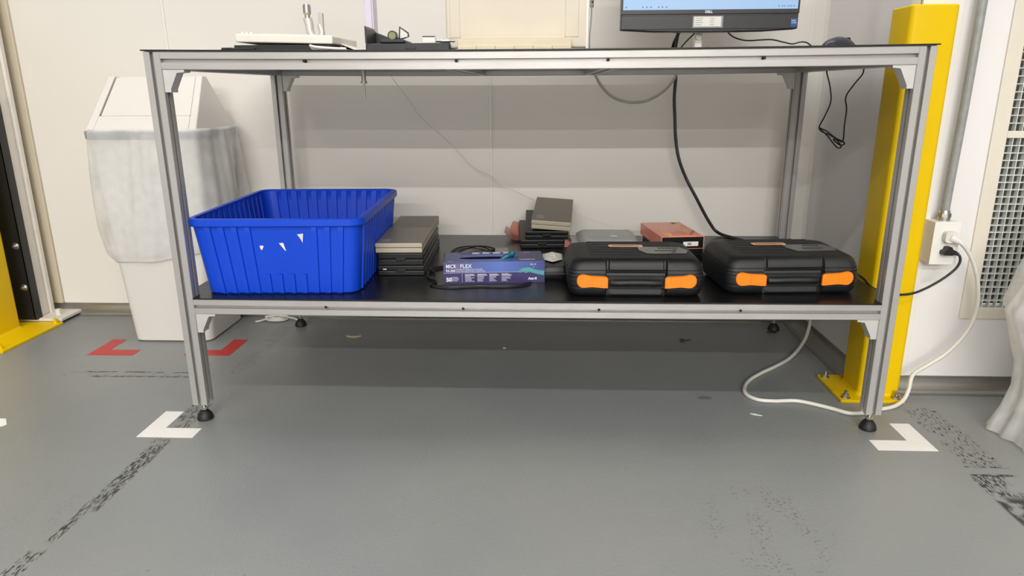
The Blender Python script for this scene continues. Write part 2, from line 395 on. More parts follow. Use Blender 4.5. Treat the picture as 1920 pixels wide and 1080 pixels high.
# screw-hole caps along the front rails
for z, sg, xs, ms in ((H-.0205, SAGT, (-.531, -.173, .179, .533), .0035), (ZS-.0165, SAGS, (-.527, -.171, .175, .53), .0035)):
    for x in xs:
        bm = B(); cone(bm, (x, -.0006, z+sagz(x, sg)), (x, .012, z+sagz(x, sg)), ms, ms, 16); fin('access_hole', bm, M['dark'], bench)
# cast corner brackets: a gusset with triangular web
def bracket(x, y, z, sx, sz=-1, L=.052):
    bm = B(); wd = .0345
    P = [(0, 0), (L, 0), (L, -.007), (.034, -.009), (.015, -.046), (.015, -.053), (0, -.053)]
    prism(bm, [(x+sx*u, z+v) for u, v in P], 'y', y-.017, y+.017)
    return fin('corner_bracket', bm, M['cast'], bench, bevel=.0008)
for s in (-1, 1):
    for y in (.02, D-.02):
        bracket(s*-(W2-T4), y, H-T4, s, L=.052); bracket(s*-(W2-T4), y, ZS-T4, s, L=.052)
# top board and shelf board
def sheet(name, m, x0, x1, y0, y1, z0, z1, sag, parent=bench, n=24, bevel=.0006):
    bm = B(); prism(bm, [(y0, z0), (y1, z0), (y1, z1), (y0, z1)], 'x', x0, x1, n=n, off=lambda x: Vector((0, 0, sagz(x, sag))))
    return fin(name, bm, m, parent, bevel=bevel)
tt = sheet('top_board', M['board'], -W2+.002, W2-.002, .001, D-.001, H, H+.0015, SAGT, bevel=0)
sheet('top_mat', M['mat'], -W2-.004, W2+.004, -.004, D+.002, H+.0015, H+.0045, SAGT)
bm = B()
prism(bm, [(-ix+.001, -.003), (ix-.001, -.003), (ix-.001, T4+.002), (W2+.001, T4+.002), (W2+.001, D-T4-.002), (ix-.001, D-T4-.002), (ix-.001, D+.001), (-ix+.001, D+.001), (-ix+.001, D-T4-.002), (-W2-.001, D-T4-.002), (-W2-.001, T4+.002), (-ix+.001, T4+.002)], 'z', ZS, ZS+.003)
fin('shelf_mat', bm, M['mat'], bench)
ZT = H+.0045; SH = ZS+.003

# ------------------------------------------------------------------ blue tote
def tote():
    t = thing('plastic_tote', 'large blue ribbed plastic tote on the left end of the lower shelf', 'tote', (-.664, .303, SH), R(2.0))
    Hh = .203; top = (.440, .548); bot = (.400, .512)
    lv = [0, .004, .055, .0565, .165, .185, .198]
    def outline(wx, wy, inset, z, rc=.03):
        pts = []
        hx, hy = wx/2-inset, wy/2-inset
        amp = .0048
        sides = [((-hx+rc, -hy), (1, 0), 2*(hx-rc), (0, -1), 'f'), ((hx, -hy+rc), (0, 1), 2*(hy-rc), (1, 0), 's'),
                 ((hx-rc, hy), (-1, 0), 2*(hx-rc), (0, 1), 'b'), ((-hx, hy-rc), (0, -1), 2*(hy-rc), (-1, 0), 's')]
        for k, (p, d, L, nrm, typ) in enumerate(sides):
            nr = 11 if typ in 'fb' else 13
            for j in range(nr):
                c0 = L*(j+.5)/nr; hw = L/nr*.20
                for e, a in ((-hw-.0012, 0), (-hw, 1), (hw, 1), (hw+.0012, 0)):
                    s = c0+e; on = a
                    if typ == 'f' and 4 <= j <= 7 and z > .056: on = 0
                    if z > .19: on = 0
                    pts.append((p[0]+d[0]*s+nrm[0]*amp*on, p[1]+d[1]*s+nrm[1]*amp*on, z))
            cx = (hx-rc) if k in (0, 1) else -(hx-rc); cy = -(hy-rc) if k in (0, 3) else (hy-rc)
            for i in range(1, 6):
                a = R(-90+90*k+90*i/6); pts.append((cx+rc*cos(a), cy+rc*sin(a), z))
        return pts
    def rg(z, ins):
        k = z/Hh; return outline(bot[0]+(top[0]-bot[0])*k, bot[1]+(top[1]-bot[1])*k, ins, z)
    bm = B()
    outer = [rg(z, .004 if z == 0 else 0) for z in lv]
    inner = [rg(z, .0075) for z in [.198, .185, .165, .0565, .055, .006]]
    loft(bm, outer+inner, True, True)
    fin('tub', bm, M['blue'], t, smooth=25)
    bm = B(); rings = []
    pr = [(-.004, .186), (.006, .183), (.0085, .186), (.0085, .200), (.006, .203), (-.001, .2045), (-.0075, .203), (-.0075, .197)]
    for o_, z in pr: rings.append([(x, y, z) for x, y in rrect(top[0]+2*o_, top[1]+2*o_, .034+o_, 8)])
    loft(bm, rings+[rings[0]], False, False); bmesh.ops.remove_doubles(bm, verts=bm.verts, dist=1e-5)
    fin('rim', bm, M['blue'], t, smooth=35)
    # remains of torn stickers on the front
    yf = lambda z: -(bot[1]+(top[1]-bot[1])*z/Hh)/2-.0009
    for P in ([(-.043, .132), (-.034, .133), (-.033, .128), (-.036, .127), (-.036, .122), (-.041, .122)], [(.008, .139), (.019, .140), (.024, .118), (.021, .120)], [(.058, .163), (.074, .165), (.070, .140), (.066, .150)]):
        bm = B(); a = [bm.verts.new((x, yf(z)-.0022*(x > .05), z)) for x, z in P]; b = [bm.verts.new((x, yf(z)-.0004-.0022*(x > .05), z)) for x, z in P]
        bm.faces.new(a); bm.faces.new(b); fin('torn_sticker', bm, M['paper'] if P[0][0] < .05 else M['lilac'], t)
    return t
tote()
# crumpled clear wrap inside the tote
bm = B(); bmesh.ops.create_icosphere(bm, subdivisions=3, radius=.03)
for v in bm.verts: v.co *= 1+random.uniform(-.25, .25); v.co.z *= .6
o = fin('plastic_wrap', bm, M['lilac'], smooth=True); o.location = (-.515, .36, SH+.02); tag(o, 'crumpled clear plastic scrap inside the blue tote', 'plastic scrap')

# ------------------------------------------------------------------ instrument boxes
def flatbox(name, label, loc, w_, d, h, rz, rx=0, ry=0, m='bbox', side=None, latch=True, group='flat instrument cases stacked on the lower shelf', seam=.5, lab=False):
    t = thing(name, label, 'case', loc, R(rz), R(rx), group); t.rotation_euler.y = R(ry)
    bm = B(); box(bm, -w_/2, w_/2, 0, d, 0, h*seam-.0006)
    fin('base', bm, M[side] if side else M[m], t, bevel=.0025)
    bm = B(); vs = box(bm, -w_/2-.0005, w_/2+.0005, -.0005, d, h*seam+.0004, h)
    if side:
        for f_ in bm.faces:
            if f_.calc_center_median().z < h-.0001: f_.material_index = 1
    fin('lid', bm, [M[m], M[side]] if side else M[m], t, bevel=.003)
    bm = B(); box(bm, -w_/2+.004, w_/2-.004, .003, d-.003, h*seam-.001, h*seam+.001); fin('seam', bm, M['dark'], t)
    if latch:
        bm = B(); box(bm, -.014, .014, -.0025, .001, h*seam-.005, h*seam+.004); fin('latch', bm, M[side] if side else M[m], t, bevel=.001)
    if lab:
        bm = B(); box(bm, -w_/2+.014, -w_/2+.038, .022, .055, h, h+.0004); fin('badge', bm, M['grey'], t)
    return t
z0 = SH
g = 'instrument cases stacked beside the blue tote'
flatbox('instrument_case', 'black flat case at the bottom of the stack beside the blue tote', (-.376, .238, z0), .134, .40, .030, 2)
flatbox('instrument_case', 'black flat case in the middle of the stack beside the blue tote', (-.376, .238, z0+.0305), .132, .40, .036, 2.2)
t = flatbox('instrument_case', 'long taupe flat case on top of the stack beside the blue tote', (-.380, .236, z0+.068), .134, .445, .029, 2, m='taupe', side='taupe_side', lab=True, latch=False)
bm = B(); box(bm, -.052, -.042, -.0012, 0, .018, .021); o = fin('white_bar', bm, M['paper'], [q for q in C.objects if q.name == 'instrument_case'][0])  # short white bar on the case's front face
# second stack leans up towards the wall, resting on a pink bag
flatbox('instrument_case', 'lower black case of the leaning stack near the wall, on the pink bag', (.030, .605, z0+.001), .146, .245, .030, 3, 5.5)
flatbox('instrument_case', 'upper black case of the leaning stack, under the taupe case', (.045, .600, z0+.032), .142, .245, .029, 1, 7.5)
flatbox('instrument_case', 'taupe case tilted on top of the leaning stack near the wall', (.058, .592, z0+.066), .132, .26, .031, -3, 8.5, 3.6, m='taupe', side='taupe_side', lab=True, latch=False)
bm = B()
vv = []
for i in range(9):
    row = []
    for j in range(7):
        x = -.105+.235*i/8; y = .70+.14*j/6; e = max(abs(i-4)/4, abs(j-3)/3)
        zz = .004 + (.0 if e < .8 else .03*(1 if i in (0, 8) else .2))*(1 if i == 0 else .3) + random.uniform(0, .003)
        row.append(bm.verts.new((x, y, z0+zz)))
    vv.append(row)
for i in range(8):
    for j in range(6): bm.faces.new((vv[i][j], vv[i+1][j], vv[i+1][j+1], vv[i][j+1]))
r_ = bmesh.ops.solidify(bm, geom=bm.faces[:], thickness=.002)
tag(fin('antistatic_bag', bm, M['pink'], smooth='all', subsurf=1), 'translucent pink plastic bag under the leaning stack of cases', 'bag')
for pts_, nm in (([(-.082, .80, z0+.002), (-.088, .81, z0+.03), (-.078, .80, z0+.055), (-.058, .79, z0+.052), (-.055, .78, z0+.002)], 'a'),):
    bm = B(); f1 = [bm.verts.new(p) for p in pts_]; f2 = [bm.verts.new((p[0]+.003, p[1]+.02, p[2])) for p in pts_]
    for i in range(5): bm.faces.new((f1[i], f1[(i+1) % 5], f2[(i+1) % 5], f2[i]))
    bm.faces.new(f1); bm.faces.new(f2); o = fin('bag_flap', bm, M['pink'], smooth=True); o.parent = C.objects['antistatic_bag']
bm = B(); P = [(.105, .612, z0+.004), (.118, .618, z0+.003), (.124, .618, z0+.014), (.118, .616, z0+.024), (.106, .615, z0+.026)]
f1 = [bm.verts.new(p) for p in P]; f2 = [bm.verts.new((p[0], p[1]+.02, p[2])) for p in P]
for i in range(5): bm.faces.new((f1[i], f1[(i+1) % 5], f2[(i+1) % 5], f2[i]))
bm.faces.new(f1); bm.faces.new(f2); o = fin('bag_flap', bm, M['pink']); o.parent = C.objects['antistatic_bag']

# ------------------------------------------------------------------ glove box
def glove():
    t = thing('glove_box', 'blue and purple carton of disposable gloves in the middle of the shelf', 'glove box', (-.108, .226, SH), R(6))
    w_, d, h = .280, .122, .061
    bm = B(); ts = .0022
    # carton walls with an oval opening in the top
    ov = [(-.02+.078*cos(2*pi*i/28), -.012+.018*sin(2*pi*i/28)) for i in range(28)]
    box(bm, -w_/2, w_/2, -d/2, -d/2+ts, 0, h, 0); box(bm, -w_/2, w_/2, d/2-ts, d/2, 0, h, 1)
    box(bm, -w_/2, -w_/2+ts, -d/2+ts, d/2-ts, 0, h, 2); box(bm, w_/2-ts, w_/2, -d/2+ts, d/2-ts, 0, h, 2)
    box(bm, -w_/2+ts, w_/2-ts, -d/2+ts, d/2-ts, 0, .001, 2)
    fin('carton', bm, [M['gblue'], M['purple'], M['paper']], t, bevel=.0008)
    bm = B(); sq = []
    for i in range(28):
        a = 2*pi*i/28; ca, sa = cos(a), sin(a); k = min(w_/2/max(abs(ca), 1e-6), d/2/max(abs(sa), 1e-6))
        sq.append((max(-w_/2, min(w_/2, k*ca)), max(-d/2, min(d/2, k*sa))))
    # snap nearest to the corners
    for cx, cy in ((1, 1), (1, -1), (-1, 1), (-1, -1)):
        j = min(range(28), key=lambda q: (sq[q][0]-cx*w_/2)**2+(sq[q][1]-cy*d/2)**2); sq[j] = (cx*w_/2, cy*d/2)
    loft(bm, [[(x, y, h) for x, y in sq], [(x, y, h) for x, y in ov], [(x, y, h-.001) for x, y in ov], [(x, y, h-.001) for x, y in sq]], False, False)
    fin('top_panel', bm, M['gblue'], t)
    bm = B(); box(bm, .062, w_/2-.001, -d/2+.002, d/2-.002, h, h+.0005); fin('purple_end_print', bm, M['purple'], t)
    bm = B(); box(bm, -.095, .062, d/2-.030, d/2-.004, h, h+.0005); fin('purple_back_print', bm, M['purple'], t)
    for k in range(4):
        bm = B()
        for q in range(3): box(bm, -.060+k*.030, -.060+k*.030+(.024, .018, .021)[q], d/2-.012-q*.006, d/2-.009-q*.006, h+.0005, h+.0008)
        fin('fine_print', bm, M['wtext'], t)
    # gloves inside
    bm = B(); g_ = []
    for i in range(15):
        row = []
        for j in range(5):
            row.append(bm.verts.new((-.10+.165*i/14, -.034+.045*j/4, h-.020+random.uniform(-.005, .003))))
        g_.append(row)
    for i in range(14):
        for j in range(4): bm.faces.new((g_[i][j], g_[i+1][j], g_[i+1][j+1], g_[i][j+1]))
    fin('gloves_inside', bm, M['teal'], t, smooth='all', recalc=False)
    bm = B()
    for k in range(3):
        tube(bm, [(.02+.012*k, -.02+.006*k, h-.004), (.034+.010*k, -.016, h+.004+.004*k), (.052, -.012+.008*k, h+.010-.003*k), (.060+.004*k, -.008, h-.002)], lambda q: .005+.004*sin(pi*q), 8, 6, .7)
    fin('glove_pulled_out', bm, M['teal'], t, smooth=True)
    yf = -d/2
    bm = B(); box(bm, -w_/2+.0005, w_/2-.0005, yf-.0004, yf, .0005, .031); fin('purple_front_print', bm, M['purple'], t)
    bm = B(); box(bm, -w_/2+.0005, w_/2-.0005, yf-.0008, yf-.0004, .0308, .0313); box(bm, -.089, -.0885, yf-.0008, yf-.0004, .004, .029); fin('print_rule', bm, M['wtext'], t)
    F = lambda x, z: T(x, yf-.0009, z) @ RX(90)
    text('brand_text', 'MICR', .0150, M['wtext'], t, F(-.133, .0450), squash=.80, bold=.0002)
    text('brand_text', 'FLEX', .0150, M['wtext'], t, F(-.0940, .0450), squash=.98, bold=.0002)
    bm = B(); box(bm, -.1035, -.0965, yf-.0009, yf-.0004, .0450, .0470); box(bm, -.1035, -.0965, yf-.0009, yf-.0004, .0535, .0555); box(bm, -.1035, -.1020, yf-.0009, yf-.0004, .0470, .0535); box(bm, -.0980, -.0965, yf-.0009, yf-.0004, .0470, .0535); box(bm, -.1008, -.0992, yf-.0009, yf-.0004, .049, .0515); fin('brand_square', bm, M['pink'], t)
    text('model_text', '93-260', .0092, M['wtext'], t, F(-.133, .0345), bold=.0002)
    text('description_text', 'CHEMICAL RESISTANT GLOVES', .0052, M['wtext'], t, F(-.105, .0390))
    text('description_text', 'GUANTES RESISTENTES A QUIMICOS', .0048, M['wtext'], t, F(-.105, .0340))
    text('count_text', '50', .0150, M['wtext'], t, F(-.133, .0075), bold=.0006)
    text('maker_text', 'Ansell', .0095, M['wtext'], t, F(.094, .0085), bold=.0004)
    text('size_text', '8½-9', .007, M['wtext'], t, F(.100, .0495)); text('size_text', 'L', .0055, M['wtext'], t, F(.108, .0425))
    text('size_text', '8½-9', .007, M['wtext'], t, T(.09, .042, h+.0006)); text('brand_text', 'MICROFLEX', .0085, M['wtext'], t, T(.070, -.045, h+.0006))
    text('count_text', '8½-9  L', .0055, M['wtext'], t, T(-.128, -.055, h+.0006))
    for k, x in enumerate((-.119, -.081, -.047, -.014, .020)):
        bm = B(); n = 4 if k == 0 else 7
        for q in range(n):
            L = random.uniform(.012, .026) if k else random.uniform(.017, .023); z = (.0185-q*.0034) if k == 0 else .0262-q*.0033
            hh = .0016 if (q == 1 and k) else .0009
            box(bm, x, x+(L if q != 1 or not k else .027), yf-.0009, yf-.0004, z, z+hh)
        fin('fine_print', bm, M['wtext'], t)
    # printed gloved hand
    P = [(.138, .020), (.120, .024), (.104, .0285), (.096, .030), (.088, .028), (.082, .0265), (.088, .0305), (.078, .031), (.072, .0285), (.069, .030), (.076, .0345), (.068, .0345), (.066, .037), (.076, .0385), (.072, .041), (.080, .0415), (.090, .0435), (.100, .0425), (.110, .038), (.124, .0345), (.138, .033)]
    bm = B(); a = [bm.verts.new((x, yf-.0006, z)) for x, z in P]; b = [bm.verts.new((x, yf-.0010, z)) for x, z in P]
    bm.faces.new(a); bm.faces.new(b)
    for i in range(len(P)): bm.faces.new((a[i], a[(i+1) % len(P)], b[(i+1) % len(P)], b[i]))
    fin('printed_hand', bm, M['tealp'], t)
    bm = B(); tube(bm, [(-.03, yf-.0007, .0425), (.0, yf-.0007, .034), (.03, yf-.0007, .0335), (.066, yf-.0007, .037)], .0003, 4, 8); fin('printed_curve', bm, M['tealp'], t)
glove()
# cords behind and beneath the glove box
bm = B(); q = SH+.0035
tube(bm, [(-.10, .51, q), (-.14, .56, q), (-.17, .605, q+.001), (-.215, .62, q), (-.255, .59, q), (-.270, .53, q), (-.265, .45, q), (-.25, .35, q), (-.285, .30, q), (-.300, .25, q), (-.29, .20, q), (-.262, .16, q), (-.275, .13, q), (-.24, .115, q), (-.20, .112, q), (-.14, .125, q), (-.08, .122, q), (-.03, .135, q), (.0, .160, q)], .0025, 8, 8)
tube(bm, [(-.268, .46, q), (-.235, .52, q+.006), (-.20, .585, q+.006), (-.16, .60, q+.004), (-.12, .57, q), (-.09, .53, q)], .0025, 8, 8)
tube(bm, [(-.27, .34, q), (-.295, .32, q), (-.30, .28, q+.004), (-.28, .25, q), (-.27, .18, q)], .0025, 8, 6)
cord = tag(fin('black_cable', bm, M['cordb'], smooth=True), 'thin black cord looped behind and under the glove carton', 'cord')
bm = B(); box(bm, -.022, .022, -.03, .03, 0, .010); o = fin('connector_box', bm, M['grey'], bevel=.002); o.location = (-.103, .540, SH+.001); o.rotation_euler.z = R(5)
tag(o, 'small flat grey connector box lying behind the glove carton', 'connector')
bm = B()
for k in range(3): cone(bm, (-.125-.006*k, .555-.012*k, SH+.006), (-.145-.006*k, .530-.012*k, SH+.006), .006, .004, 10)
o = fin('strain_relief', bm, M['rub'], smooth=True); o.parent = cord
# small black pouch with a tissue
t = thing('zip_pouch', 'small black box-like pouch between the glove carton and the left tool case', 'pouch', (.062, .20, SH), R(2))
bm = B(); loft(bm, [[(x, y, z) for x, y in rrect(w_, d_, .008, 4, 0, .09)] for w_, d_, z in ((.068, .176, 0), (.073, .182, .004), (.073, .182, .018), (.070, .18, .019), (.073, .182, .020), (.072, .18, .034), (.064, .172, .039))]); fin('body', bm, M['bbox'], t, smooth=40)
bm = B(); tube(bm, [(-.0375, .02, .019), (-.037, -.001, .019), (0, -.003, .019), (.037, -.001, .019), (.0375, .02, .019)], .0015, 6, 6); fin('zip', bm, M['dgrey'], t)
bm = B(); rows = []
for i in range(13):
    row = []
    for j in range(13):
        a = 2*pi*i/12; rr2 = (.034 if i % 2 else .029)*(j/12)
        row.append((.060+rr2*cos(a)*.95, .305+rr2*sin(a)*1.9, SH+.042+random.uniform(0, .008)*(1-j/14)))
    rows.append(row)
vv = [[bm.verts.new(p) for p in r] for r in rows[:-1]]
for i in range(12):
    for j in range(12): bm.faces.new((vv[i][j], vv[(i+1) % 12][j], vv[(i+1) % 12][j+1], vv[i][j+1]))
bmesh.ops.remove_doubles(bm, verts=bm.verts, dist=.0004); bmesh.ops.solidify(bm, geom=bm.faces[:], thickness=.0008)
tag(fin('tissue', bm, M['tissue'], smooth=20), 'crumpled white tissue on the black pouch beside the glove carton', 'tissue')

# ------------------------------------------------------------------ silver bag and papers, orange carton
bm = B(); n1, n2 = 24, 16; vv = []
for i in range(n1+1):
    row = []
    for j in range(n2+1):
        u, v = i/n1, j/n2; e = min(u, 1-u)*8; e2 = min(v, 1-v)*6
        h = .022*min(1, e)**.5*min(1, e2)**.5+random.uniform(-.0006, .0006)
        row.append(bm.verts.new((.160+.205*u-.012*v, .580+.175*v, SH+.004+h+.020*v)))
    vv.append(row)
for i in range(n1):
    for j in range(n2): bm.faces.new((vv[i][j], vv[i+1][j], vv[i+1][j+1], vv[i][j+1]))
bmesh.ops.solidify(bm, geom=bm.faces[:], thickness=.004)
t = tag(fin('silver_bag', bm, M['foil'], smooth=30), 'flat crinkled silvery bag lying behind the left tool case', 'bag')
bm = B(); box(bm, .262, .285, .64, .68, SH+.0345, SH+.0362); o = fin('bag_label', bm, M['paper'], t, bevel=.0003)
for k in range(2):
    bm = B(); box(bm, -.11, .11, -.10, .10, 0, .0025); o = fin('paper_sheets', bm, M['paper'], bevel=.0004); o.location = (.238+.004*k, .69, SH+.0006+.003*k); o.rotation_euler.z = R(-3+5*k)
    tag(o, ['lower white paper pad under the silvery bag', 'upper white paper pad directly beneath the silvery bag'][k], 'paper')
t = thing('black_carton', 'plain black carton underneath the orange carton', 'carton', (.468, .438, SH), R(7.5))
bm = B(); box(bm, -.064, .064, .004, .24, 0, .038); fin('carton', bm, M['bbox'], t, bevel=.002)
bm = B(); box(bm, -.060, .060, .002, .004, .018, .020); fin('lid_line', bm, M['dark'], t)
t = thing('orange_carton', 'orange sleeved carton with black end and white bar-code label', 'carton', (.464, .438, SH+.0385), R(7.5))
bm = B(); w_, d, h = .134, .245, .038; s = .0012
box(bm, -w_/2, w_/2, 0, d, h-s, h); box(bm, -w_/2, w_/2, 0, d, 0, s); box(bm, -w_/2, -w_/2+s, 0, d, s, h-s); box(bm, w_/2-s, w_/2, 0, d, s, h-s); fin('sleeve', bm, M['orange'], t)
bm = B(); box(bm, -w_/2+.0015, w_/2-.0015, .0015, d-.002, .0015, h-.003); fin('inner_box', bm, M['bbox'], t)
bm = B()
for a in ((-w_/2, w_/2, h-.0004, h+.0004), (-w_/2, w_/2, 0, .0008), (-w_/2-.0004, -w_/2+.0006, 0, h), (w_/2-.0006, w_/2+.0004, 0, h)): box(bm, a[0], a[1], -.0006, .0002, a[2], a[3])
fin('cut_edge', bm, M['peach'], t)
bm = B(); box(bm, .002, .050, .0006, .0014, .008, .022); fin('label', bm, M['paper'], t)
bm = B()
for k in range(7): box(bm, .016+k*.0018, .0168+k*.0018+.0004*(k % 2), .0002, .0007, .011, .019)
fin('bar_code', bm, M['ink'], t)
PK = M['peach']
text('carton_text', 'Mitutoyo', .046, PK, t, T(.028, d-.008, h+.0001) @ RZ(-90), bold=.0008, squash=1.0)
for k, x in enumerate((-.045, -.033)):
    bm = B()
    for q_ in range(14): box(bm, x, x+.008, .030+q_*.011, .030+q_*.011+random.uniform(.005, .009), h, h+.0004)
    fin('fine_print', bm, PK, t)
bm = B(); box(bm, -.040, .045, .008, .020, h, h+.0004); fin('print_band', bm, PK, t)
bm = B(); box(bm, -.034, .030, .012, .0155, h+.0004, h+.0006); fin('print_band_line', bm, M['orange'], t)
bm = B(); box(bm, -w_/2-.0004, -w_/2, .14, .22, .006, .009); fin('side_print', bm, PK, t)

# ------------------------------------------------------------------ tool cases
def toolcase():
    t = thing('tool_case', '', 'tool case')
    W_, D_, Hh = .352, .252, .098
    def ring(ins, z, notch=0, groove=0):
        pts = []; hx, hy, rc = W_/2-ins, D_/2-ins, .030
        xs = [-hx+rc, -.100, -.079, -.075, -.071, -.068, -.063, -.03, 0, .03, .063, .068, .071, .075, .079, .100, hx-rc]
        for x in xs:
            k = 0
            if abs(x) <= .0685: k = notch
            elif abs(x) <= .0755: k = max(notch, groove)
            pts.append((x, -hy+k, z))
        for cx, cy, a0 in ((hx-rc, -hy+rc, -90), (hx-rc, hy-rc, 0), (-hx+rc, hy-rc, 90), (-hx+rc, -hy+rc, 180)):
            n = 7
            for i in range(1, n+1 if a0 != 180 else n): 
                a = R(a0+90*i/n); pts.append((cx+rc*cos(a), cy+rc*sin(a), z))
        return pts
    gr = .0016
    low = [(.028, 0, 0, 0), (.014, .001, 0, 0), (.007, .006, .004, .006), (.004, .014, .008, .010), (.003, .0190, .010, .010), (.0046, .0196, .010, .012), (.0046, .0206, .010, .012), (.0025, .0212, .012, .012),
           (.002, .0285, .012, .012), (.0036, .029, .012, .012), (.0036, .030, .012, .012), (.001, .0305, .012, .012), (.0, .0405, .012, .012), (.0, .0425, .012, .012)]
    bm = B(); V = loft(bm, [ring(i, z, n, g_) for i, z, n, g_ in low]); fin('lower_shell', bm, M['case'], t, smooth=38)
    up = [(.0, .0435, .012, .012), (.0, .0530, .012, .012), (.0018, .0536, .012, .012), (.0018, .0546, .012, .012), (.001, .0552, .014, .012), (.0015, .0610, .016, .012), (.0032, .0616, .016, .012), (.0032, .0626, .016, .012), (.002, .0632, .012, .010), (.0035, .0700, .008, .010),
          (.0048, .0706, .009, .010), (.0048, .0716, .009, .010), (.004, .0722, .004, .009), (.006, .080, .003, .009), (.010, .0885, .002, .008), (.0165, .0945, .001, .005), (.026, .0975, 0, .001), (.038, .098, 0, 0)]
    bm = B(); loft(bm, [ring(i, z, n, g_) for i, z, n, g_ in up])
    # raised ribs and recessed panel lines on the lid
    for k in range(6):
        y = -.052+k*.030
        box(bm, -.115, .118 if k > 3 else (.02 if k < 2 else .05), y-.0022, y+.0022, .0975, .0992)
    fin('lid', bm, M['case'], t, smooth=38)
    # seam dark
    bm = B(); loft(bm, [[(x*.994, y*.994, z) for x, y, _ in ring(.001, 0, .012, .012)] for z in (.0425, .0435)]); fin('seam', bm, M['dark'], t)
    # handle
    bm = B(); P = []
    for i in range(13):
        x = -.065+.130*i/12; e = abs(x)/.065; P.append((x, -D_/2+.0085-.006*(1-e**6), .0370+.002*(1-e*e)))
    rings = [[(p[0], p[1]+.0075*cos(2*pi*j/10), p[2]+.0085*sin(2*pi*j/10)) for j in range(10)] for p in P]
    loft(bm, rings); fin('handle', bm, M['case'], t, smooth=True)
    # latches: waisted outline with rounded outer end
    for s in (-1, 1):
        O = [(.0, .000), (.0, .028), (.004, .0335), (.012, .0345), (.030, .0355), (.045, .0365), (.060, .0400), (.068, .0400), (.075, .0360), (.079, .0280), (.0795, .019), (.077, .010), (.071, .003), (.064, .0010), (.055, .0020), (.042, .0035), (.024, .0020), (.010, .0005)]
        cx = .0725
        bm = B(); rings = []
        for yy, k in ((-D_/2+.003, 1), (-D_/2-.0035, 1), (-D_/2-.0055, .93)):
            rings.append([(s*(cx+.0395+(u-.0395)*k), yy, .0235+.019+(v-.019)*k*.9) for u, v in O])
        loft(bm, rings)
        box(bm, s*(cx+.040)-.0006, s*(cx+.040)+.0006, -D_/2-.0066, -D_/2-.0050, .029, .058)
        fin('latch', bm, M['latch'], t, smooth=35)
    z = .0993
    bm = B(); prism(bm, rrect(.094, .028, .008, 4, -.010, .042), 'z', z, z+.0004); st = fin('orange_sticker', bm, M['peach'], t)
    bm = B(); box(bm, -.048, .010, .037, .043, z+.0004, z+.0006); box(bm, .004, .026, .040, .044, z+.0004, z+.0006); fin('sticker_print', bm, M['ink'], st)
    bm = B(); prism(bm, [(.020, -.010), (.022, .030), (.135, .028), (.150, -.010), (.140, -.046), (.060, -.052), (.035, -.048)], 'z', z-.0004, z); st = fin('clear_label', bm, M['greyfilm'], t)
    bm = B()
    for k in range(5): box(bm, .075+k*.009, .081+k*.009, .008, .020, z, z+.0002)
    box(bm, .060, .115, -.020, -.012, z, z+.0002); fin('label_print', bm, M['ink'], st)
    return t
def copy_tree(o, parent=None):
    c = o.copy(); C.objects.link(c); c.parent = parent
    for ch in [k for k in bpy.data.objects if k.parent == o]: copy_tree(ch, c)
    return c
tc1 = toolcase(); tc1['label'] = 'black tool case with orange latches, nearer the glove carton'; tc1['group'] = 'black tool cases with orange latches'
tc1.location = (.270, .160, SH); tc1.rotation_euler.z = R(.5)
tc2 = copy_tree(tc1); tc2['label'] = 'black tool case with orange latches at the right end of the shelf, by the bollard'
tc2.location = (.672, .196, SH); tc2.rotation_euler.z = R(3.5)

# ------------------------------------------------------------------ bollards
def bollard(label, cx, cy, hp, rot=0, plate=(.18, .19), pr=.058, bolts='steel', poff=(0, 0), z=1.07):
    t = thing('bollard', label, 'bollard', (cx, cy, 0), rot, group='yellow square bollards')
    bm = B(); prism(bm, rrect(plate[0], plate[1], .004, 3, *poff), 'z', 0, .009); fin('base_plate', bm, M['yel'], t, bevel=.0015)
    bm = B(); loft(bm, [[(x, y, zz) for x, y in rrect(pr*2-2*i, pr*2-2*i, .014-i*.5, 5)] for zz, i in ((.009, 0), (z-.004, 0), (z-.001, .002), (z, .006))]); fin('post', bm, M['yel'], t, smooth=30)
    bm = B(); loft(bm, [[(x, y, zz) for x, y in rrect(pr*2+2*i, pr*2+2*i, .016, 5)] for zz, i in ((.009, .006), (.012, .003), (.017, 0.0003))], False, False); fin('weld', bm, M['yel'], t, smooth=60)
    for sx in (-1, 1):
        for sy in (-1, 1):
            x, y = poff[0]+sx*(plate[0]/2-.019), poff[1]+sy*(plate[1]/2-.019)
            bm = B(); cone(bm, (x, y, .009), (x, y, .0105), .013, .013, 20); cone(bm, (x, y, .0105), (x, y, .019), .0095, .0095, 6); cone(bm, (x, y, .019), (x, y, .030), .0055, .005, 12)
            fin('anchor_bolt', bm, M[bolts], t, smooth=30)
    return t
bollard('yellow square steel bollard beside the right end of the workbench', 1.010, .272, 0, plate=(.180, .188), poff=(-.030, 0), pr=.059)
bollard('yellow square steel bollard at the left edge near the black bracket', -2.02, .66, 0, plate=(.36, .32), poff=(.01, -.02), pr=.073, bolts='yel')

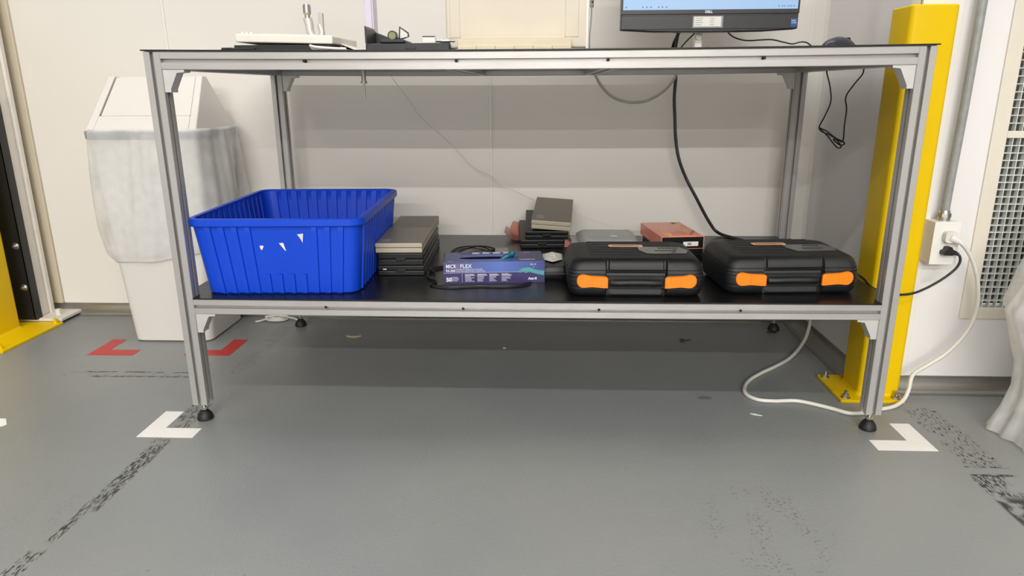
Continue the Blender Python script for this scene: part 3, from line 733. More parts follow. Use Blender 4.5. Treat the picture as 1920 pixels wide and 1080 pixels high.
# ------------------------------------------------------------------ left white post with black rail
t = thing('steel_post', 'white square steel post with base plate at far left by the wall', 'post', (-1.93, .86, 0))
bm = B(); box(bm, -.13, .095, -.062, .066, .010, .022); fin('base_plate', bm, M['plate_w'], t, bevel=.002)
bm = B(); box(bm, -.060, -.004, -.035, .030, .020, 2.6); fin('post', bm, M['plate_w'], t, bevel=.006)
bm = B(); box(bm, -.004, .008, .010, .030, .020, 2.6); fin('edge_strip', bm, M['plate_w'], t, bevel=.003)
bm = B(); cone(bm, (.048, -.010, .022), (.048, -.010, .044), .013, .011, 6); fin('anchor_bolt', bm, M['plate_w'], t)
bm = B(); box(bm, .060, .075, -.058, -.045, 0, .010); box(bm, .060, .075, .04, .05, 0, .010); box(bm, -.12, .05, .0, .05, 0, .010); fin('shim', bm, M['plate_w'], t)
t = thing('guard_rail_bracket', 'black steel upright channel with two bolts, behind the left bollard', 'bracket', (-1.955, .785, 0))
bm = B(); box(bm, -.085, .030, 0, .030, .020, .86); box(bm, .022, .032, -.0, .034, .02, .86); fin('channel', bm, M['blk'], t, bevel=.002)
for z in (.150, .312):
    bm = B(); cone(bm, (.006, 0, z), (.006, -.002, z), .013, .011, 20); cone(bm, (.006, -.002, z), (.006, -.009, z), .008, .008, 6); cone(bm, (.006, -.009, z), (.006, -.013, z), .0045, .0045, 12); fin('bolt', bm, M['steel'], t, smooth=30)
    bm = B(); box(bm, -.005, -.001, -.0008, 0, z+.012, z+.034); fin('slot', bm, M['dark'], t)

# ------------------------------------------------------------------ swing-top bin with bag
def bagmesh(levels, cx, cy, seed=1, n=96, hemfun=None, p=3.5):
    """levels: (z, halfx, halfy, foldamp); superellipse rings with vertical folds"""
    rnd = random.Random(seed); ph = [(rnd.uniform(0, 6.28), rnd.randint(5, 9), rnd.uniform(.4, 1)) for _ in range(3)]+[(rnd.uniform(0, 6.28), rnd.randint(13, 29), rnd.uniform(.2, .5)) for _ in range(3)]
    L = []
    for k in range(len(levels)-1):
        for s in range(5):
            L.append([levels[k][q_]+(levels[k+1][q_]-levels[k][q_])*s/5 for q_ in range(4)])
    L.append(list(levels[-1])); rings = []
    for li, (z, hx, hy, am) in enumerate(L):
        r = []
        for i in range(n):
            a = 2*pi*i/n; ca, sa = cos(a), sin(a)
            k = (abs(ca)**p+abs(sa)**p)**(-1/p); f_ = sum(wt*sin(q_*a+p_+li*.10) for p_, q_, wt in ph)*am
            zz = z+(hemfun(a, li/(len(L)-1)) if hemfun else 0)
            r.append((cx+ca*k*(hx+f_), cy+sa*k*(hy+f_), zz))
        rings.append(r)
    return rings
def bin_():
    t = thing('swing_bin', 'white swing-top waste bin with gabled lid, left of the workbench', 'waste bin', (-1.30, .755, 0))
    bm = B(); rings = []
    for z, hx, hy, r in ((0, .135, .132, .03), (.006, .143, .140, .034), (.35, .166, .146, .03), (.725, .190, .154, .025)): rings.append([(x, y, z) for x, y in rrect(2*hx, 2*hy, r, 6)])
    for z, hx, hy, r in ((.725, .184, .148, .022), (.30, .160, .140, .022)): rings.append([(x, y, z) for x, y in rrect(2*hx, 2*hy, r, 6)])
    loft(bm, rings); fin('body', bm, M['bin'], t, smooth=40)
    bm = B(); rings = []
    for z, o_ in ((.718, 0), (.718, .005), (.742, .006), (.745, .003), (.745, -.006)): rings.append([(x, y, z) for x, y in rrect(2*(.190+o_), 2*(.154+o_), .025, 6)])
    loft(bm, rings, False, True); fin('rim', bm, M['rimg'], t, smooth=40)
    # lid: gable with a framed swing door
    zb, zr = .745, .920; hx0, hx1 = .188, .165; yf_, yb = -.150, .150
    def slope(u, v, off=0):  # u -1..1 across, v 0..1 up the front slope
        hx = hx0+(hx1-hx0)*v; return Vector((u*hx, yf_+(-.01-yf_)*v, zb+(zr-zb)*v))+Vector((0, -.76, .62))*off
    bm = B()
    # solid right and left cheeks (rounded wedge), bottom band and back slope
    for s in (-1, 1):
        a = [slope(s, 0), slope(s, 1), Vector((s*hx1, .02, zr)), Vector((s*hx0, yb, zb))]
        b = [slope(s*.86, 0), slope(s*.86, 1), Vector((s*.86*hx1, .02, zr)), Vector((s*.86*hx0, yb, zb))]
        va = [bm.verts.new(p) for p in a]; vb = [bm.verts.new(p) for p in b]
        bm.faces.new(va); bm.faces.new(vb)
        for i in range(4): bm.faces.new((va[i], va[(i+1) % 4], vb[(i+1) % 4], vb[i]))
    def slab(u0, u1, v0, v1, th=.008, off=0):
        a = [slope(u0, v0, off), slope(u1, v0, off), slope(u1, v1, off), slope(u0, v1, off)]; b = [slope(u0, v0, off-th), slope(u1, v0, off-th), slope(u1, v1, off-th), slope(u0, v1, off-th)]
        va = [bm.verts.new(p) for p in a]; vb = [bm.verts.new(p) for p in b]
        bm.faces.new(va); bm.faces.new(vb)
        for i in range(4): bm.faces.new((va[i], va[(i+1) % 4], vb[(i+1) % 4], vb[i]))
    slab(-.86, .86, 0, .27)
    va = [bm.verts.new(p) for p in ((-.86*hx0, yb, zb), (.86*hx0, yb, zb), (.86*hx1, .02, zr), (-.86*hx1, .02, zr))]; vb = [bm.verts.new(v.co+Vector((0, -.008, -.006))) for v in va]
    bm.faces.new(va); bm.faces.new(vb)
    for i in range(4): bm.faces.new((va[i], va[(i+1) % 4], vb[(i+1) % 4], vb[i]))
    fin('lid', bm, M['bin'], t, bevel=.006, seg=3)
    bm = B(); slab(-.84, .845, .285, 1.0, .006, -.006); fin('swing_door', bm, M['bin'], t, bevel=.002)
bin_()
def hem(a, k): return k*k*(.035*cos(a)+.006*sin(5*a)+.01)
rings = bagmesh([(.747, .200, .164, .0), (.751, .207, .171, .0015), (.742, .211, .174, .0035), (.715, .208, .170, .006), (.62, .214, .172, .007), (.50, .222, .174, .006), (.42, .224, .176, .005), (.33, .212, .170, .004), (.300, .190, .158, .002), (.310, .176, .152, .001)], -1.288, .752, 3, 160, hem, 5)
rings = [[(min(p[0], 9), min(p[1], YW-.004), p[2]) for p in r] for r in rings]
bm = B(); loft(bm, rings, False, False)
tag(fin('bin_liner', bm, M['bag'], smooth='all', recalc=False), 'translucent white liner bag hanging over the rim of the swing-top bin', 'bag')
# second bin and bag cut off by the frame on the right
t = thing('waste_bin', 'white waste bin inside the bag at the right edge of the picture', 'waste bin', (1.52, -.03, 0))
bm = B(); loft(bm, [[(x, y, z) for x, y in rrect(2*a, 2*a, .03, 6)] for z, a in ((0, .13), (.35, .15), (.62, .165))]); fin('body', bm, M['bin'], t, smooth=40)
rings = bagmesh([(.64, .168, .168, .002), (.60, .19, .17, .006), (.52, .245, .172, .01), (.44, .30, .175, .010), (.34, .340, .178, .010), (.28, .315, .175, .010), (.20, .282, .17, .008), (.13, .275, .17, .008), (.06, .285, .172, .010), (.004, .305, .175, .010)], 1.52, -.03, 9, 110, None, 2.6)
rings = [[(p[0], min(p[1], .225), max(p[2], .001)) for p in r] for r in rings]
bm = B(); loft(bm, rings, False, False)
tag(fin('bin_liner', bm, M['bag'], smooth='all', recalc=False), 'baggy white liner reaching the floor, at the right edge below the vent', 'bag')

# ------------------------------------------------------------------ vent grille
t = thing('vent_grille', 'tall cream-framed egg-crate return-air grille in the right wall', 'vent', (1.23, .27, 0))
x0, x1, zb, zt = 0, .53, .229, 1.70; fwid = .040; yF = -.006
bm = B()
box(bm, x0, x0+fwid, yF, .004, zb, zt); box(bm, x1-fwid, x1, yF, .004, zb, zt); box(bm, x0+fwid, x1-fwid, yF, .004, zb, zb+.034); box(bm, x0+fwid, x1-fwid, yF, .004, zt-.04, zt); box(bm, x0+fwid, x1-fwid, yF, .004, .738, .757)
fin('frame', bm, M['ven'], t, bevel=.002)
gx0, gx1 = x0+fwid, x1-fwid
for za, zc in ((zb+.034, .738), (.757, zt-.04)):
    bm = B(); n = round((zc-za)/.0200); m_ = round((gx1-gx0)/.0200)
    for i in range(1, n): z = za+(zc-za)*i/n; box(bm, gx0, gx1, -.002, .014, z-.0009, z+.0009)
    for i in range(1, m_): x = gx0+(gx1-gx0)*i/m_; box(bm, x-.0009, x+.0009, -.0015, .0138, za, zc)
    fin('egg_crate_grid', bm, M['grid'], t)
bm = B(); box(bm, gx0+.0, gx1, .040, .046, zb+.034, zt-.04); fin('filter', bm, M['vdark'], t)

# ------------------------------------------------------------------ outlet box, conduit, cords
t = thing('outlet_box', 'white surface-mounted power outlet box on the right wall', 'outlet', (1.124, .264, .462))
bm = B(); box(bm, -.034, .034, -.052, 0, -.058, .058); fin('box', bm, M['white'], t, bevel=.002)
bm = B(); box(bm, -.035, .035, -.055, -.052, -.059, .059); fin('cover_plate', bm, M['white'], t, bevel=.001)
for z in (.020, -.020):
    bm = B(); prism(bm, rrect(.032, .026, .010, 5, .004, z), 'y', -.0565, -.055); fin('socket', bm, M['white'], t)
def plug(name, label, m, z, x=.004):
    t_ = thing(name, label, 'plug cord', (1.124+x, .209, .462+z)); return t_
bm = B()
prism(bm, rrect(.032, .030, .009, 5, 1.128, .482), 'y', .190, .2085); cone(bm, (1.130, .198, .480), (1.150, .186, .470), .013, .0075, 16)
pl = bm
tube(pl, [(1.140, .190, .474), (1.156, .185, .464), (1.185, .188, .430), (1.212, .194, .380), (1.226, .198, .335), (1.233, .200, .286), (1.226, .200, .235), (1.205, .200, .190), (1.170, .200, .145), (1.125, .197, .112), (1.085, .190, .085), (1.072, .176, .045), (1.056, .165, .018), (1.02, .145, .0063), (.97, .125, .006), (.92, .103, .006), (.88, .100, .006), (.845, .127, .006), (.80, .158, .006), (.758, .176, .006), (.70, .172, .006), (.655, .180, .006), (.632, .215, .006), (.640, .265, .006), (.67, .32, .006), (.72, .375, .006), (.78, .43, .006), (.84, .49, .006), (.885, .545, .010), (.925, .60, .020), (.955, .64, .045), (.972, .67, .10), (.972, .71, .20), (.970, .76, .29)], .0056, 12, 8)
o = fin('extension_cord', bm, M['cordw'], smooth=40); tag(o, 'thick white power cord from the outlet curling across the floor', 'cord')
bm = B()
prism(bm, [(1.112, .434), (1.112, .444), (1.118, .447), (1.121, .455), (1.131, .456), (1.136, .448), (1.144, .446), (1.144, .436), (1.134, .433)], 'y', .186, .2085)
cone(bm, (1.138, .196, .441), (1.152, .190, .436), .007, .0045, 12)
tube(bm, [(1.148, .192, .438), (1.156, .188, .430), (1.157, .187, .412), (1.145, .188, .390), (1.115, .190, .362), (1.075, .188, .338), (1.04, .184, .326), (1.0, .182, .324), (.965, .184, .330), (.938, .200, .341), (.931, .24, .355), (.925, .30, .358), (.905, .36, .358), (.86, .41, .358), (.80, .43, .358)], .0034, 10, 8)
tag(fin('power_cord', bm, M['cordb'], smooth=40), 'black plugged-in power cord running from the outlet to the lower shelf', 'cord')
t = thing('conduit', 'grey flexible conduit dropping down the right wall into the outlet box', 'conduit', (1.128, .24, .52))
bm = B(); tube(bm, [(-.002, 0, .012), (-.001, 0, .10), (.002, -.002, .30), (.005, 0, .55), (.008, .004, .8), (.010, .01, 1.3), (.010, .01, 2.8)], .0112, 16, 8); fin('pipe', bm, M['cond'], t, smooth=True)
bm = B(); cone(bm, (-.002, 0, .0), (-.002, 0, .010), .016, .016, 24); cone(bm, (-.002, 0, .010), (-.002, 0, .020), .0175, .0175, 8); cone(bm, (-.002, 0, .020), (-.002, 0, .028), .0145, .013, 24); fin('connector', bm, M['steel'], t, smooth=30)

# ------------------------------------------------------------------ tape corners on the floor
def Lmark(label, x, y, sx, m, L=.150, L2=.150, wd=.052, cat='floor tape', sk=0, name='tape_corner'):
    bm = B(); P = [(0, 0), (sx*L, 0), (sx*L, wd), (sx*wd, wd), (sx*wd, L2), (0, L2)]
    prism(bm, [(x+u, y+v) for u, v in P], 'z', 0, .0007); return tag(fin(name, bm, M[m]), label, cat, m.replace('tapew', 'white').replace('taper', 'red')+' L-shaped tape corners on the floor')
Lmark('white L-shaped tape corner on the floor by the left front foot', -1.028, -.091, 1, 'tapew')
Lmark('white L-shaped tape corner on the floor by the right front foot', 1.018, -.095, -1, 'tapew', L=.147, L2=.147)
Lmark('red L-shaped tape corner on the floor at the left of the bin', -1.530, .478, 1, 'taper', L=.160, L2=.154)
Lmark('red L-shaped tape corner behind the left front leg, right of the bin', -1.035, .486, -1, 'taper', L=.16, L2=.158)
bm = B(); prism(bm, [(-1.60, -.045), (-1.425, -.045), (-1.422, -.034), (-1.45, .0), (-1.60, .0)], 'z', 0, .0007); tag(fin('tape_corner', bm, M['tapew']), 'tip of white floor tape at the left edge of the picture', 'floor tape')

# ------------------------------------------------------------------ litter under the bench
bm = B()
for k in range(4):
    a = .055-.010*k
    tube(bm, [(-1.01+a*cos(q_)*.75, .865+a*.42*sin(q_), .006+.003*k) for q_ in [2*pi*i/10 for i in range(11)]], .0028, 6, 4)
tube(bm, [(-1.046, .860, .010), (-1.065, .845, .006), (-1.085, .835, .004)], .0035, 6, 4); tube(bm, [(-.972, .872, .012), (-.945, .868, .009), (-.925, .860, .004)], .0035, 6, 4)
tube(bm, [(-1.055, .862, .016), (-1.01, .866, .020), (-.968, .870, .016)], .004, 6, 4)
tag(fin('cord_bundle', bm, M['cordw'], smooth=True), 'small coiled bundle of pale cord on the floor by the rear left foot', 'cord')
bm = B(); P = []
for i in range(9):
    a = R(200+140*i/8); P.append((-.660+.030*cos(a), .700+.022*sin(a)))
a_ = [(x, y) for x, y in P]+[(-.660+(x+.660)*.86, .703+(y-.700)*.55) for x, y in P[::-1]]
prism(bm, a_, 'z', .0004, .0035); tag(fin('plastic_sliver', bm, M['trimb']), 'curved translucent plastic sliver on the floor under the shelf', 'scrap')
bm = B(); cone(bm, (.525, .676, .005), (.540, .674, .005), .005, .0045, 10); tube(bm, [(.540, .674, .004), (.556, .682, .003), (.565, .684, .002)], .0016, 6, 4); tag(fin('rubber_plug', bm, M['rub'], smooth=30), 'small black rubber plug lying on the floor under the shelf', 'plug')
bm = B(); box(bm, .862, .894, .772, .780, .0, .004); tag(fin('plastic_clip', bm, M['blk'], bevel=.001), 'short black strip on the floor near the rear right foot', 'scrap')
bm = B(); prism(bm, [(.610, .100), (.622, .100), (.640, .086), (.618, .092)], 'z', .0002, .0016); tag(fin('paper_scrap', bm, M['paper']), 'tiny white paper scrap on the floor left of the right front foot', 'scrap')
bm = B(); prism(bm, rrect(.038, .024, .010, 4, .508, .198), 'z', .0001, .0009); tag(fin('sticker_residue', bm, mat('floor_residue', (120, 122, 119), .5, noise=.5, nscale=120)), 'small rounded sticker residue on the floor under the right side', 'sticker')
bm = B(); prism(bm, [(-.105, .585), (-.099, .595), (-.094, .582)], 'z', .0002, .002); tag(fin('paper_scrap', bm, M['paper']), 'tiny white chip on the floor under the middle of the shelf', 'scrap')

# ------------------------------------------------------------------ cables under the top, wall side
bm = B(); tube(bm, [(.452, .62, 1.045), (.450, .72, 1.00), (.470, .80, .965), (.484, .842, .93), (.488, .85, .90), (.487, .85, .84), (.493, .85, .77), (.500, .85, .70), (.515, .85, .63), (.545, .85, .56), (.585, .845, .49), (.635, .84, .405), (.670, .83, .3645), (.72, .75, .358), (.78, .62, .358), (.82, .52, .358)], .0056, 8, 8, .6)
tag(fin('monitor_cable', bm, M['cordb'], smooth=True), 'black flat cable from the monitor hanging down behind to the shelf', 'cable')
bm = B(); tube(bm, [(.200, .84, .935), (.212, .842, .912), (.232, .843, .880), (.262, .845, .850), (.298, .846, .832), (.340, .846, .824), (.385, .846, .828), (.425, .845, .846), (.458, .843, .872), (.482, .842, .905), (.49, .84, .935)], .0050, 10, 8)
tag(fin('clear_tube', bm, mat('clear_tube', (190, 188, 182), .25, noise=.1)), 'clear plastic tube hanging in a loop under the bench top', 'tube')
bm = B(); tube(bm, [(-.51, .838, .93), (-.503, .84, .915), (-.47, .845, .868), (-.44, .85, .825), (-.42, .85, .795), (-.385, .85, .755), (-.335, .86, .712), (-.28, .87, .655), (-.236, .87, .605), (-.20, .87, .582), (-.160, .87, .565), (-.125, .86, .535), (-.082, .85, .518), (-.02, .83, .492), (.018, .80, .4815), (.048, .775, .474), (.085, .765, .470), (.118, .755, .466), (.140, .735, .461), (.168, .72, .445), (.22, .72, .424), (.27, .71, .411), (.32, .70, .405), (.365, .68, .398)], lambda q_: .0012+.0014*math.exp(-((q_-.66)/.09)**2), 6, 6)
tag(fin('string', bm, M['cordw'], smooth=True), 'thin white string trailing from the bench top over the leaning cases', 'string')
bm = B(); cone(bm, (-.492, .40, .935), (-.492, .40, .895), .007, .007, 14); cone(bm, (-.492, .40, .895), (-.492, .40, .889), .0095, .0095, 14); cone(bm, (-.492, .40, .889), (-.4925, .40, .845), .0032, .0028, 12)
tag(fin('probe_stylus', bm, M['steel'], smooth=30), 'thin metal probe sticking down below the bench top at the left', 'probe')
bm = B(); tube(bm, [(.880, .60, ZT+.005), (.90, .62, ZT+.004), (.924, .62, .950), (.922, .61, .935), (0.897, 0.582, 0.921), (0.91, 0.578, 0.877), (0.919, 0.579, 0.83), (0.909, 0.586, 0.786), (0.902, 0.604, 0.751), (0.911, 0.601, 0.737), (0.926, 0.574, 0.728), (0.943, 0.562, 0.714), (0.957, 0.554, 0.695), (0.947, 0.554, 0.69), (0.937, 0.57, 0.704), (0.925, 0.587, 0.724), (0.906, 0.595, 0.743), (0.904, 0.603, 0.748), (0.921, 0.59, 0.739), (0.938, 0.561, 0.721), (0.958, 0.545, 0.709), (0.962, 0.546, 0.702), (0.951, 0.549, 0.699), (0.937, 0.569, 0.714), (0.947, 0.563, 0.714), (0.955, 0.542, 0.712), (0.954, 0.542, 0.759), (0.954, 0.541, 0.807), (0.945, 0.535, 0.843), (0.957, 0.52, 0.877), (0.971, 0.502, 0.907), (0.969, 0.49, 0.925), (.980, .50, .945), (.960, .50, .968), (.93, .50, ZT+.006), (.86, .45, ZT+.004)], .0021, 8, 8)
tag(fin('mouse_cable', bm, M['cordb'], smooth=True), 'thin black cable tied in a bow, hanging past the right end of the bench', 'cable')

# ------------------------------------------------------------------ on the bench top
def zt(x): return ZT+sagz(x, SAGT)
# tray with paper and a black block below
t = thing('black_case', 'flat black case under the white tray on the bench top', 'case', (-.590, .045, zt(-.6)), R(-2))
bm = B(); box(bm, -.125, .115, 0, .14, 0, .014); fin('body', bm, M['blk'], t, bevel=.001)
t = thing('white_tray', 'shallow white tray holding pinkish papers on the bench top at left', 'tray', (-.590, .040, zt(-.6)+.0145), R(-3))
t.rotation_euler.y = R(1.6)
bm = B(); box(bm, -.120, .120, 0, .19, .003, .022); fin('tray_body', bm, M['tray'], t, bevel=.003)
bm = B(); prism(bm, [(-.080, .022), (-.05, .0245), (.04, .0235), (.105, .0225), (.105, .0221), (-.08, .0216)], 'y', .004, .18); fin('pink_paper', bm, M['pinkp'], t)
for k in range(3):
    bm = B(); cone(bm, (-.105+.011*k, .01, .020), (-.105+.011*k, .01, .027), .0035, .003, 12); fin('peg', bm, M['tray'], t)
t = thing('binder_flap', 'open white flap of paper slanting down beside the tray', 'paper', (-.480, .10, zt(-.48)))
bm = B(); prism(bm, [(0, .022), (.055, .001), (.058, .001), (.003, .0245)], 'y', 0, .16); fin('flap', bm, M['tray'], t)
bm = B(); prism(bm, [(-.012, .0), (.030, .0), (.030, .003), (.0, .020), (-.012, .022)], 'y', .01, .10); fin('spine', bm, M['tray'], t)
bm = B(); tube(bm, [(-.525, .035, zt(-.5)+.012), (-.51, .03, zt(-.5)+.008), (-.47, .035, zt(-.5)+.005), (-.44, .04, zt(-.5)+.004)], .003, 8, 6); tube(bm, [(-.525, .035, zt(-.5)+.012), (-.515, .04, zt(-.5)+.004), (-.47, .045, zt(-.5)+.004)], .003, 8, 6)
tag(fin('pen_clip', bm, M['white'], smooth=True), 'small white plastic clip in front of the tray', 'clip')
bm = B(); cone(bm, (-.745, .05, zt(-.7)+.004), (-.72, .045, zt(-.7)+.004), .004, .004, 10); cone(bm, (-.72, .045, zt(-.7)+.004), (-.66, .04, zt(-.7)+.004), .0035, .002, 10)
tag(fin('pen', bm, M['blk'], smooth=30), 'black pen lying at the left end of the bench top', 'pen')
# bore micrometer standing
t = thing('bore_micrometer', 'silver micrometer standing upright on the tray at the left of the bench top', 'micrometer', (-.556, .13, zt(-.55)+.0365))
t.scale = (1.4, 1.4, 1.0)
bm = B(); cone(bm, (0, 0, .042), (0, 0, .062), .0048, .0048, 20); fin('sleeve', bm, M['steel'], t, smooth=30)
bm = B(); cone(bm, (0, 0, .050), (0, 0, .056), .0042, .0065, 20); cone(bm, (0, 0, .056), (0, 0, .074), .0068, .0068, 28); cone(bm, (0, 0, .074), (0, 0, .077), .0062, .0055, 20); fin('thimble', bm, M['steel'], t, smooth=30)
bm = B(); tube(bm, [(0, 0, .044), (.002, 0, .030), (.003, 0, .014), (.007, 0, .004), (.016, 0, .001), (.024, 0, .008), (.021, 0, .030)], lambda q_: .0085-.0035*q_, 10, 8, .9); fin('frame', bm, M['cast'], t, smooth=True)
bm = B(); box(bm, .021, .028, -.004, .004, .0, .056); fin('scale_bar', bm, M['steel'], t, bevel=.0006)
# lilac plastic sleeve standing
t = thing('document_sleeve', 'upright pale lilac plastic sheet standing left of the open black case', 'sleeve', (-.415, .20, zt(-.4)))
bm = B(); box(bm, -.014, .004, 0, .05, 0, .20); fin('sheet', bm, M['lilac'], t, bevel=.002)
bm = B(); box(bm, -.018, -.0145, .005, .055, 0, .19); box(bm, .0045, .008, .0, .045, .012, .195); fin('cover', bm, M['lilac'], t, bevel=.001)
# open black case with micrometers
t = thing('micrometer_case', 'open black case holding micrometers on the bench top left of the cream case', 'case', (-.290, .06, zt(-.3)))
bm = B(); box(bm, -.108, .096, 0, .12, 0, .018); box(bm, -.072, -.012, 0, .10, .018, .026); fin('base', bm, M['blk'], t, bevel=.003)
bm = B(); box(bm, -.012, .014, -.002, .001, .004, .010); fin('latch', bm, M['blk'], t, bevel=.0008)
bm = B(); prism(bm, [(-.108, .018), (-.104, .018), (-.104, .052), (-.108, .058)], 'y', .0, .10); prism(bm, [(-.108, .050), (-.104, .050), (-.060, .034), (-.05, .034), (-.05, .018), (-.108, .018)], 'y', .10, .104)
prism(bm, [(-.05, .018), (-.044, .018), (-.044, .036), (-.05, .036)], 'y', .05, .104); fin('lid', bm, M['blk'], t)
bm = B(); prism(bm, [(-.037, .030), (-.034, .060), (-.012, .046), (-.010, .036), (-.030, .028)], 'y', .05, .054); fin('inner_card', bm, M['blk'], t)
bm = B(); prism(bm, [(-.033, .032), (-.031, .055), (-.014, .043), (-.014, .036)], 'y', .0492, .0502); fin('card_face', bm, M['paper'], t)
t2 = thing('dial_gauge', 'small round dial gauge in the open black case', 'gauge', (-.336, .08, zt(-.3)+.0315))
bm = B(); cone(bm, (0, 0, .005), (0, .014, .005), .0115, .0115, 28); fin('housing', bm, M['blk'], t2, smooth=30)
bm = B(); cone(bm, (0, -.0008, .005), (0, 0, .005), .0085, .0085, 28); fin('dial', bm, M['lens'], t2)
t2 = thing('micrometer', 'silver micrometer lying on top of the open black case', 'micrometer', (-.242, .08, zt(-.3)+.018))
bm = B(); box(bm, -.020, .012, -.008, .010, 0, .014); fin('display_body', bm, M['white'], t2, bevel=.002)
bm = B(); box(bm, -.020, .010, -.007, .009, .014, .0165); fin('cap', bm, M['blk'], t2, bevel=.001)
bm = B(); cone(bm, (.012, 0, .006), (.026, 0, .006), .0035, .0048, 16); cone(bm, (.026, 0, .006), (.046, 0, .006), .0065, .0065, 24); cone(bm, (.046, 0, .006), (.058, 0, .006), .0035, .0035, 16); fin('thimble', bm, M['steel'], t2, smooth=30)
# cream hinged case lid standing
t = thing('hinged_case', 'big aged cream plastic case standing open on the bench top', 'case', (-.037, .045, zt(0)+.0005))
bm = B(); box(bm, -.168, .172, .035, .055, .006, .26); fin('lid_panel', bm, M['cream'], t, bevel=.004)
bm = B(); box(bm, -.158, -.134, .0335, .036, .03, .24); box(bm, .118, .150, .0335, .036, .03, .24); box(bm, -.134, .118, .0335, .036, .026, .036); fin('raised_border', bm, M['cream'], t, bevel=.0024)
bm = B(); prism(bm, [(-.136, .0), (.132, .0), (.132, .024), (-.136, .024)], 'y', -.004, .034); fin('hinge_block', bm, M['hinge'], t, bevel=.0015)
for k in range(6):
    xa = -.136+.268*k/6
    bm = B(); box(bm, xa+.0006, xa+.268/6-.0006, -.007-(.001 if k % 2 else 0), -.0035, .0005, .0085 if k % 2 == 0 else .010); fin('hinge_knuckle', bm, M['hinge'], t, bevel=.0008)
bm = B(); box(bm, .168, .1725, .034, .060, .0, .26); fin('side_edge', bm, M['tray'], t)
# monitor
t = thing('monitor', 'black all-in-one monitor with a lit blue screen on the bench top', 'monitor', (.512, .50, zt(.5)+.005), R(0))
hw = .256
t_mon = t
bm = B(); prism(bm, [(-hw, .070), (-.16, .0645), (0, .0625), (.16, .0645), (hw, .070), (hw, .44), (-hw, .44)], 'y', 0, .035); fin('housing', bm, M['bezel'], t, bevel=.003)
bm = B(); box(bm, -hw+.001, hw-.001, -.002, .001, .071, .111-.0025); fin('chin', bm, M['bezel'], t, bevel=.001)
bm = B(); box(bm, -hw, hw, -.004, .001, .1125, .1245); box(bm, -hw, -hw+.005, -.004, .001, .1245, .44); box(bm, hw-.005, hw, -.004, .001, .1245, .44); box(bm, -hw+.005, hw-.005, -.004, .001, .432, .44); fin('bezel', bm, M['bezel'], t, bevel=.0008)
bm = B(); box(bm, -hw+.005, hw-.005, -.002, 0, .1245, .432); fin('screen', bm, M['screen'], t)
bm = B()
for k, x in enumerate((-.244, -.208, -.196, -.184, -.172, -.150, -.139, -.127)): 
    if k != 1: box(bm, x, x+.0035, -.0026, -.0019, .1305, .134)
for x in (.195, .205, .212, .222, .229, .238): box(bm, x, x+.0035, -.0026, -.0019, .131, .1335)
fin('taskbar_icons', bm, mat('icon_blue', (70, 100, 140), .5), t)
text('brand_text', 'DELL', .0095, M['wtext'], t, T(-.014, -.0046, .1150) @ RX(90), bold=.0004)
bm = B(); box(bm, -.048, .040, -.0035, -.0018, .074, .107); st = fin('clear_tape', bm, M['grey'], t, bevel=.0005)
bm = B(); box(bm, -.044, .034, -.0042, -.0035, .078, .105); fin('paper_label', bm, M['paper'], st)
bm = B()
for q_ in range(4): box(bm, -.040, -.022+.004*(q_ % 2), -.0046, -.0042, .0825+.006*q_, .0833+.006*q_); box(bm, .002, .014, -.0046, -.0042, .0825+.006*q_, .0833+.006*q_)
fin('fine_print', bm, M['dgrey'], st)
bm = B(); box(bm, hw-.022, hw-.004, -.0032, -.002, .076, .098); st = fin('processor_badge', bm, M['intel'], t)
text('badge_text', 'intel', .0070, M['wtext'], st, T(hw-.0205, -.0036, .0905) @ RX(90)); text('badge_text', 'CORE', .0058, M['wtext'], st, T(hw-.0205, -.0036, .0845) @ RX(90))
for i, x in enumerate((.165, .185, .205)):
    bm = B(); box(bm, x, x+.006, -.0026, -.002, .086, .0875); fin('control_mark', bm, M['dgrey'], t)
bm = B(); box(bm, -.022, .000, .075, .10, .006, .30); box(bm, -.11, .09, .02, .20, -.005, .003); fin('stand', bm, M['white'], t, bevel=.003)
bm = B(); cone(bm, (-.012, .07, .055), (-.012, .085, .055), .009, .009, 20); fin('stand_knob', bm, M['steel'], t, smooth=30)
bm = B(); tube(bm, [(.44, .55, 1.06), (.440, .58, 1.04), (.438, .60, 1.0), (.436, .62, zt(.4)+.005), (.42, .66, zt(.4)+.005)], .005, 8, 8)
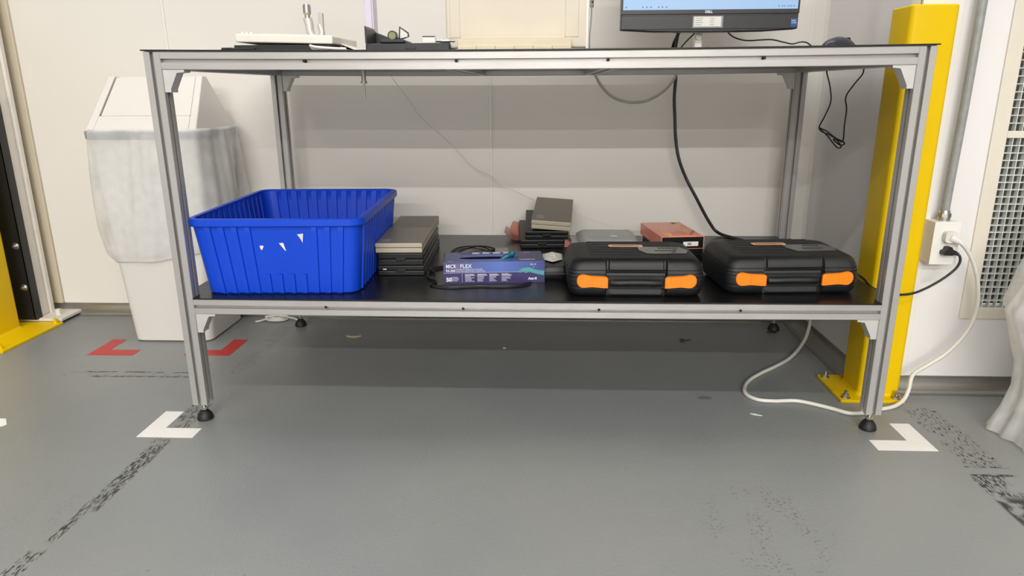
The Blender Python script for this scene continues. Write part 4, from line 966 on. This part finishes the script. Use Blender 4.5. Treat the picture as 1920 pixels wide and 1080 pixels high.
tube(bm, [(.50, .56, 1.05), (.492, .58, 1.035), (.468, .59, 1.01), (.448, .60, .985), (.43, .62, zt(.4)+.004)], .0022, 8, 8)
tube(bm, [(.57, .55, 1.05), (.585, .58, 1.038), (.61, .60, 1.022), (.640, .60, 1.0125), (.665, .60, 1.0105), (.70, .60, 1.0125), (.73, .60, 1.0125), (.765, .60, 1.005), (.792, .60, 1.000), (.815, .60, 1.005), (.835, .60, 1.003), (.86, .60, .985), (.88, .60, zt(.88)+.003)], .0022, 8, 8)
tag(fin('desk_cables', bm, M['cordb'], smooth=True), 'thin black cables trailing under the monitor along the bench top', 'cable')
# mouse
t = thing('computer_mouse', 'dark navy computer mouse at the right end of the bench top', 'mouse', (.838, .36, zt(.86)), R(25))
bm = B(); rings = []
for i in range(13):
    u = i/12; x = -.055+.11*u; hw_ = .030*math.sqrt(max(0, 1-(2*u-1)**4))+.001; hh = .040*math.sqrt(max(.0, 1-(1.9*(u-.48))**2))+.0005 if abs(u-.48) < .52 else .001
    rings.append([(x, hw_*cos(a), max(0, hh*sin(a))) for a in [pi*j/12 for j in range(13)]])
loft(bm, rings); fin('shell', bm, M['mouse'], t, smooth=50)
bm = B(); cone(bm, (.028, -.004, .030), (.028, .004, .030), .009, .009, 18); fin('wheel', bm, M['rub'], t, smooth=30)
# dangling connector between cream case and monitor
t = thing('hanging_connector', 'small metal connector on a thin cable hanging left of the monitor', 'connector', (.176, .60, 1.0))
bm = B(); tube(bm, [(-.004, .0, zt(.17)-1.0+.003), (-.004, 0, .03), (-.001, 0, .07), (.0, 0, .112)], .0018, 8, 6); tube(bm, [(.002, 0, .14), (.004, 0, .25), (.02, .1, .40), (.05, .3, .50)], .0018, 8, 6); fin('cable', bm, M['grey'], t)
bm = B(); cone(bm, (0, 0, .110), (0, 0, .118), .0055, .0065, 12); cone(bm, (0, 0, .120), (0, 0, .130), .0065, .0065, 6); cone(bm, (.001, 0, .130), (.002, 0, .150), .005, .004, 12); fin('plug', bm, M['steel'], t, smooth=30)
